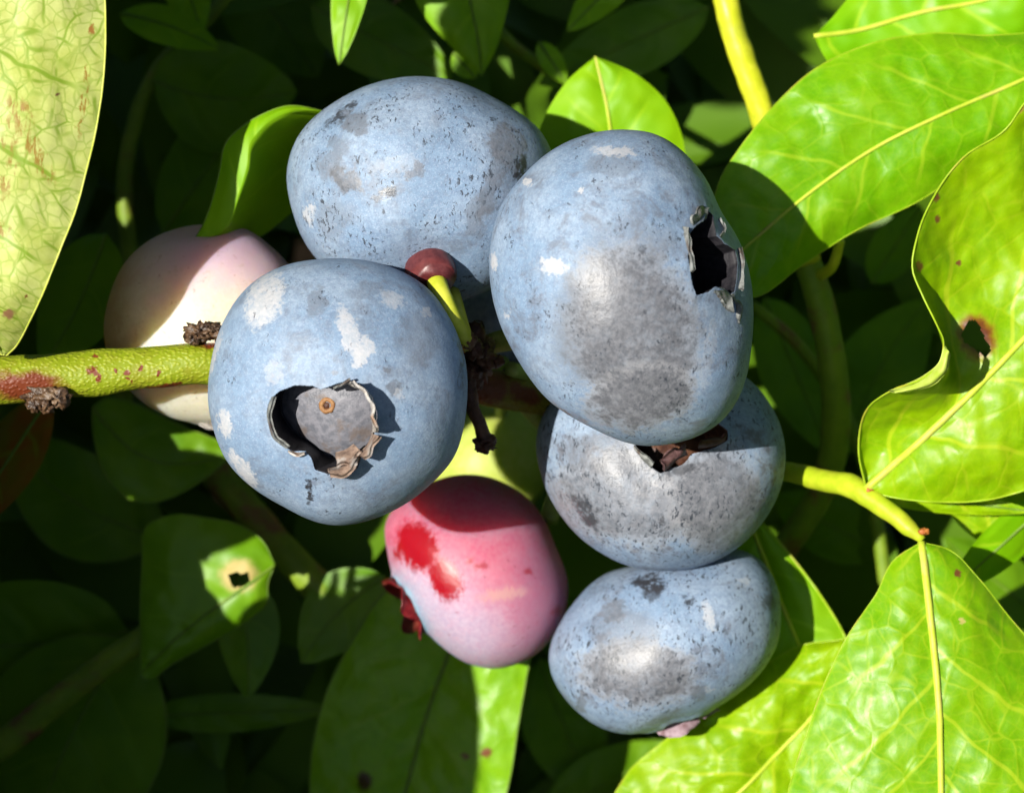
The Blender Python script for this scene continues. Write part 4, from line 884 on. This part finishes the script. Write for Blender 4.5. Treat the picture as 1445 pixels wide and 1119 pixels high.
rb = thing('leafy_shoot', 'shaded leaves behind the right-hand stem and berries', 'shoot', (1260, 900, -640))
tube('stem', [(1060, 430, -560), (1120, 480, -570), (1190, 580, -600), (1260, 900, -640), (1300, 1300, -680)], [9, 10, 11, 12, 14], M_shoot_dark, rb, seg=12, n=40)
leaf2(rb, (1190, 640, -760), (1310, 420, -760), 170, matS, bend=14, tilt=15, seed=91)
leaf2(rb, (1080, 420, -720), (1170, 640, -740), 130, matS, tilt=-15, seed=92)
leaf2(rb, (1250, 780, -760), (1090, 700, -760), 120, matS, tilt=-15, seed=93)
leaf2(rb, (1230, 400, -720), (1300, 290, -720), 90, matS, tilt=20, seed=95)
leaf2(rb, (1480, 880, -720), (1330, 760, -700), 120, matS, tilt=20, seed=96)

# ------------------------------------------------------------------ foliage mass: deep behind, and unseen leaves added beyond the left edge to shade the gaps
def foliage(name, items, mat, label):
    V = []; F = []; A = []; off = 0
    for B, T, wd, tilt, bend, cup in items:
        ax = T - B; ln = np.linalg.norm(ax); ax = ax / ln
        s0 = np.cross(np.array([0, 0, 1.0]), ax); s0 /= max(1e-3, np.linalg.norm(s0)); n0 = np.cross(ax, s0)
        ca, sa = math.cos(tilt), math.sin(tilt); sd = s0 * ca + n0 * sa; no = n0 * ca - s0 * sa
        nu_ = 12
        for i in range(nu_):
            u = i / (nu_ - 1); w = wd * 0.5 * max(0.004, math.sin(math.pi * u ** 0.86)) ** 0.72
            m = B + ax * ln * u + no * bend * math.sin(math.pi * u)
            for t_ in (-1, -0.5, 0, 0.5, 1):
                V.append(m + sd * w * t_ + no * cup * abs(t_) ** 1.5); A.append((u * ln, w * t_, abs(t_)))
        for i in range(nu_ - 1):
            for j in range(4):
                F.append((off + i * 5 + j, off + i * 5 + j + 1, off + i * 5 + j + 6, off + i * 5 + j + 5))
        off += nu_ * 5
    o = mesh(name, V, F, mat, None, {'luv': A}, label=label)
    o['kind'] = 'stuff'; o['category'] = 'foliage'
    return o
def rnd_leaf(c, ln, wd):
    a = random.uniform(0, 2 * math.pi); e = random.uniform(-0.5, 0.5)
    v = np.array([math.cos(a) * math.cos(e), math.sin(a) * math.cos(e), math.sin(e)]) * ln / 2
    return (c - v, c + v, wd, random.uniform(-0.8, 0.8), random.uniform(-30, 30), random.uniform(-15, 25))
items = []
for i in range(760):
    z = random.uniform(-2600, -760); k = (D - z) / D
    c = np.array([random.uniform(-950, 950) * k, random.uniform(-750, 750) * k, z])
    items.append(rnd_leaf(c, random.uniform(240, 460), random.uniform(120, 220)))
foliage('background_foliage', items, M_foliage, 'dark mass of shaded leaves deep behind the cluster')

SH = SUN / SUN[2]
def probes(B, T, wd):
    for p in (B, 0.75 * B + 0.25 * T, 0.5 * (B + T), 0.25 * B + 0.75 * T, T):
        for r in (-wd / 2, 0, wd / 2):
            for s in (-wd / 2, 0, wd / 2): yield p + np.array([r, s, 0])
def shade_xy(q): return q[0] - SH[0] * q[2], 559.5 - (q[1] - SH[1] * q[2])      # its shadow on the focal plane
def in_frame(q, pad=25):
    if q[2] > D - 50: return abs(q[0]) < 250 and abs(q[1]) < 250
    k = D / (D - q[2]); return abs(q[0] * k) < 722.5 + pad and abs(q[1] * k) < 559.5 + pad
def shade_ok(B, T, wd):
    for q in probes(B, T, wd):
        if in_frame(q): return False
        x, y = shade_xy(q)
        if y < 520 and x > -1080 and q[2] > -10: return False                  # keep the pale leaf lit
        if 480 < y < 585 and x > -770 and q[2] > -60: return False             # the branch
        if 290 < y < 730 and x > -560: return False                            # berries, and the gap that lights the green one
        if y > 560 and x > -310: return False
        if 90 < y < 1300 and x > -420: return False
    return True
HOLES = []                                                                     # gaps through which slivers of sun reach the leaves behind
for hx, hy, hz, hr in ((260, 32, -560, 18), (328, 814, -430, 12), (345, 800, -430, 14), (362, 788, -430, 14), (378, 776, -430, 12)):
    HOLES.append((*shade_xy(W((hx, hy, hz))), hr))
def hits_hole(B, T, wd):
    p0, p1 = np.array(shade_xy(B)), np.array(shade_xy(T)); ax = p1 - p0; l2 = max(1.0, ax @ ax)
    for x, y, r in HOLES:
        v = np.array([x, y]) - p0; t_ = min(1.0, max(0.0, (v @ ax) / l2))
        if np.linalg.norm(v - t_ * ax) < wd * 0.5 * math.sin(math.pi * min(0.93, max(0.07, t_))) ** 0.7 + r: return True
    return False
STEP = 36
gx = np.arange(-2700, -290, STEP); gy = np.arange(-400, 1500, STEP)
cov = np.zeros((len(gx), len(gy)), bool)
items = []
XX, YY = np.meshgrid(gx, gy, indexing='ij')
for rnd in range(5):
    order = [(a, b_) for a in range(len(gx)) for b_ in range(len(gy))]; random.shuffle(order)
    for a, b_ in order:
        if cov[a, b_]: continue
        x, y = gx[a], gy[b_]
        for k_ in range(10 if rnd < 3 else 22):
            z = random.uniform(-900, 950)
            if y < 500 and x > -1100: z = random.uniform(-900, -30)
            c = np.array([x + SH[0] * z, (559.5 - y) + SH[1] * z, z])
            ln, wd = (random.uniform(260, 400), random.uniform(130, 200)) if rnd == 0 else (random.uniform(130, 240), random.uniform(70, 120)) if rnd < 3 else (random.uniform(80, 130), random.uniform(45, 65))
            it = rnd_leaf(c, ln, wd)
            if not shade_ok(*it[:3]) or hits_hole(*it[:3]): continue
            items.append(it)
            p0, p1 = np.array(shade_xy(it[0])), np.array(shade_xy(it[1])); ax = p1 - p0; l2 = max(1.0, ax @ ax)
            tt = ((XX - p0[0]) * ax[0] + (YY - p0[1]) * ax[1]) / l2
            dd = np.hypot(XX - p0[0] - tt * ax[0], YY - p0[1] - tt * ax[1])
            cov |= (tt > 0.05) & (tt < 0.95) & (dd < wd * 0.36 * math.cos(it[3]) * np.sqrt(np.clip(np.sin(math.pi * np.clip(tt, 0, 1)), 0, 1)))
            break
foliage('added_side_foliage', items, M_foliage, 'unseen mass of leaves added beyond the left edge to shade the background')  # unseen leaves, placed cell by cell to cast the background shade
print('side leaves', len(items))
# unseen bush leaves added to block sky light, open towards the lens and sun
items = []; n_try = 0
while len(items) < 1500 and n_try < 60000:
    n_try += 1
    v = np.random.normal(size=3); v /= np.linalg.norm(v)
    if v[2] < -0.75 or v[2] > 0.76: continue
    c = v * random.uniform(2100, 3800)
    it = rnd_leaf(c, random.uniform(420, 620), random.uniform(210, 300))
    ok = True
    for q in probes(it[0], it[1], it[2]):
        if in_frame(q, 60): ok = False; break
        x, y = shade_xy(q)
        if -1100 < x < 1000 and -150 < y < 1300 and q[2] > -300: ok = False; break
    if ok: items.append(it)
foliage('added_surrounding_foliage', items, M_foliage, 'unseen leaves of the bush added all round the cluster to block sky light')
# unseen twigs added left of the frame, leaves placed to keep the gaps dark
oh = thing('leafy_shoot', 'unseen leafy twig added at upper left to shade the upper gaps', 'shoot', (-300, -300, 1000))
tube('stem', [(-1500, -1100, 1200), (-1100, -900, 1250), (-700, -760, 1350), (-420, -600, 1500)], [16, 14, 12, 9], M_shoot, oh, n=30)
n_over = 0; gx = np.arange(-400, 120, 22); gy = np.arange(-330, 80, 22); cov = np.zeros((len(gx), len(gy)), bool)
for rnd in range(4):
    for a in range(len(gx)):
        for b_ in range(len(gy)):
            if cov[a, b_]: continue
            for k_ in range(5):
                z = random.uniform(900, 1900); w = random.choice((150, 120, 90)) if rnd < 2 else 60; ln = w * random.uniform(1.6, 2.0); an = random.uniform(-0.5, 0.5)
                c = np.array([gx[a] + SH[0] * z, 559.5 - gy[b_] + SH[1] * z, z]); v = np.array([math.cos(an), math.sin(an), 0]) * ln / 2
                B, T = c - v, c + v
                ok = True
                for q in probes(B, T, w):
                    x, y = shade_xy(q)
                    if in_frame(q, 10) or y > (6 if -150 < x < 60 else 80) or x < -412 or x > 135 or (abs(x + 160) < 24 and 2 < y < 26): ok = False; break
                if not ok: continue
                leaf2(oh, B, T, w, matS, seed=100 + n_over, frame=True, ripple=4, nu=16, nv=5, rib=None); n_over += 1
                p0, p1 = np.array(shade_xy(B)), np.array(shade_xy(T)); ax = p1 - p0; l2 = ax @ ax
                XX, YY = np.meshgrid(gx, gy, indexing='ij'); tt = ((XX - p0[0]) * ax[0] + (YY - p0[1]) * ax[1]) / l2
                dd = np.hypot(XX - p0[0] - tt * ax[0], YY - p0[1] - tt * ax[1])
                cov |= (tt > 0.05) & (tt < 0.95) & (dd < w * 0.4 * np.sqrt(np.clip(np.sin(math.pi * np.clip(tt, 0, 1)), 0, 1)))
                break
print('overhead leaves', n_over, cov.mean())
ol = thing('leafy_shoot', 'unseen leafy twig added at lower left to shade the leaves below the pink berry', 'shoot', (-300, 1300, 800))  # added twig, its leaves set along the sun line to cast this shade
tube('stem', [(-1300, 1500, 700), (-900, 1250, 800), (-600, 1100, 850), (-400, 1000, 850)], [16, 14, 12, 9], M_shoot, ol, n=30)
for i, (x0, y0, x1, y1, zo, w) in enumerate(((525, 1270, 570, 810, 850, 210), (470, 1270, 500, 820, 800, 200), (400, 1270, 420, 860, 850, 170))):
    leaf2(ol, sun_back(x0, y0, -430, zo), sun_back(x1, y1, -430, zo), w, matS, seed=110 + i, frame=True, ripple=4)
leaf2(ol, sun_back(110, 672, -490, 260), sun_back(360, 664, -490, 260), 80, matS, seed=130, frame=True, ripple=2)
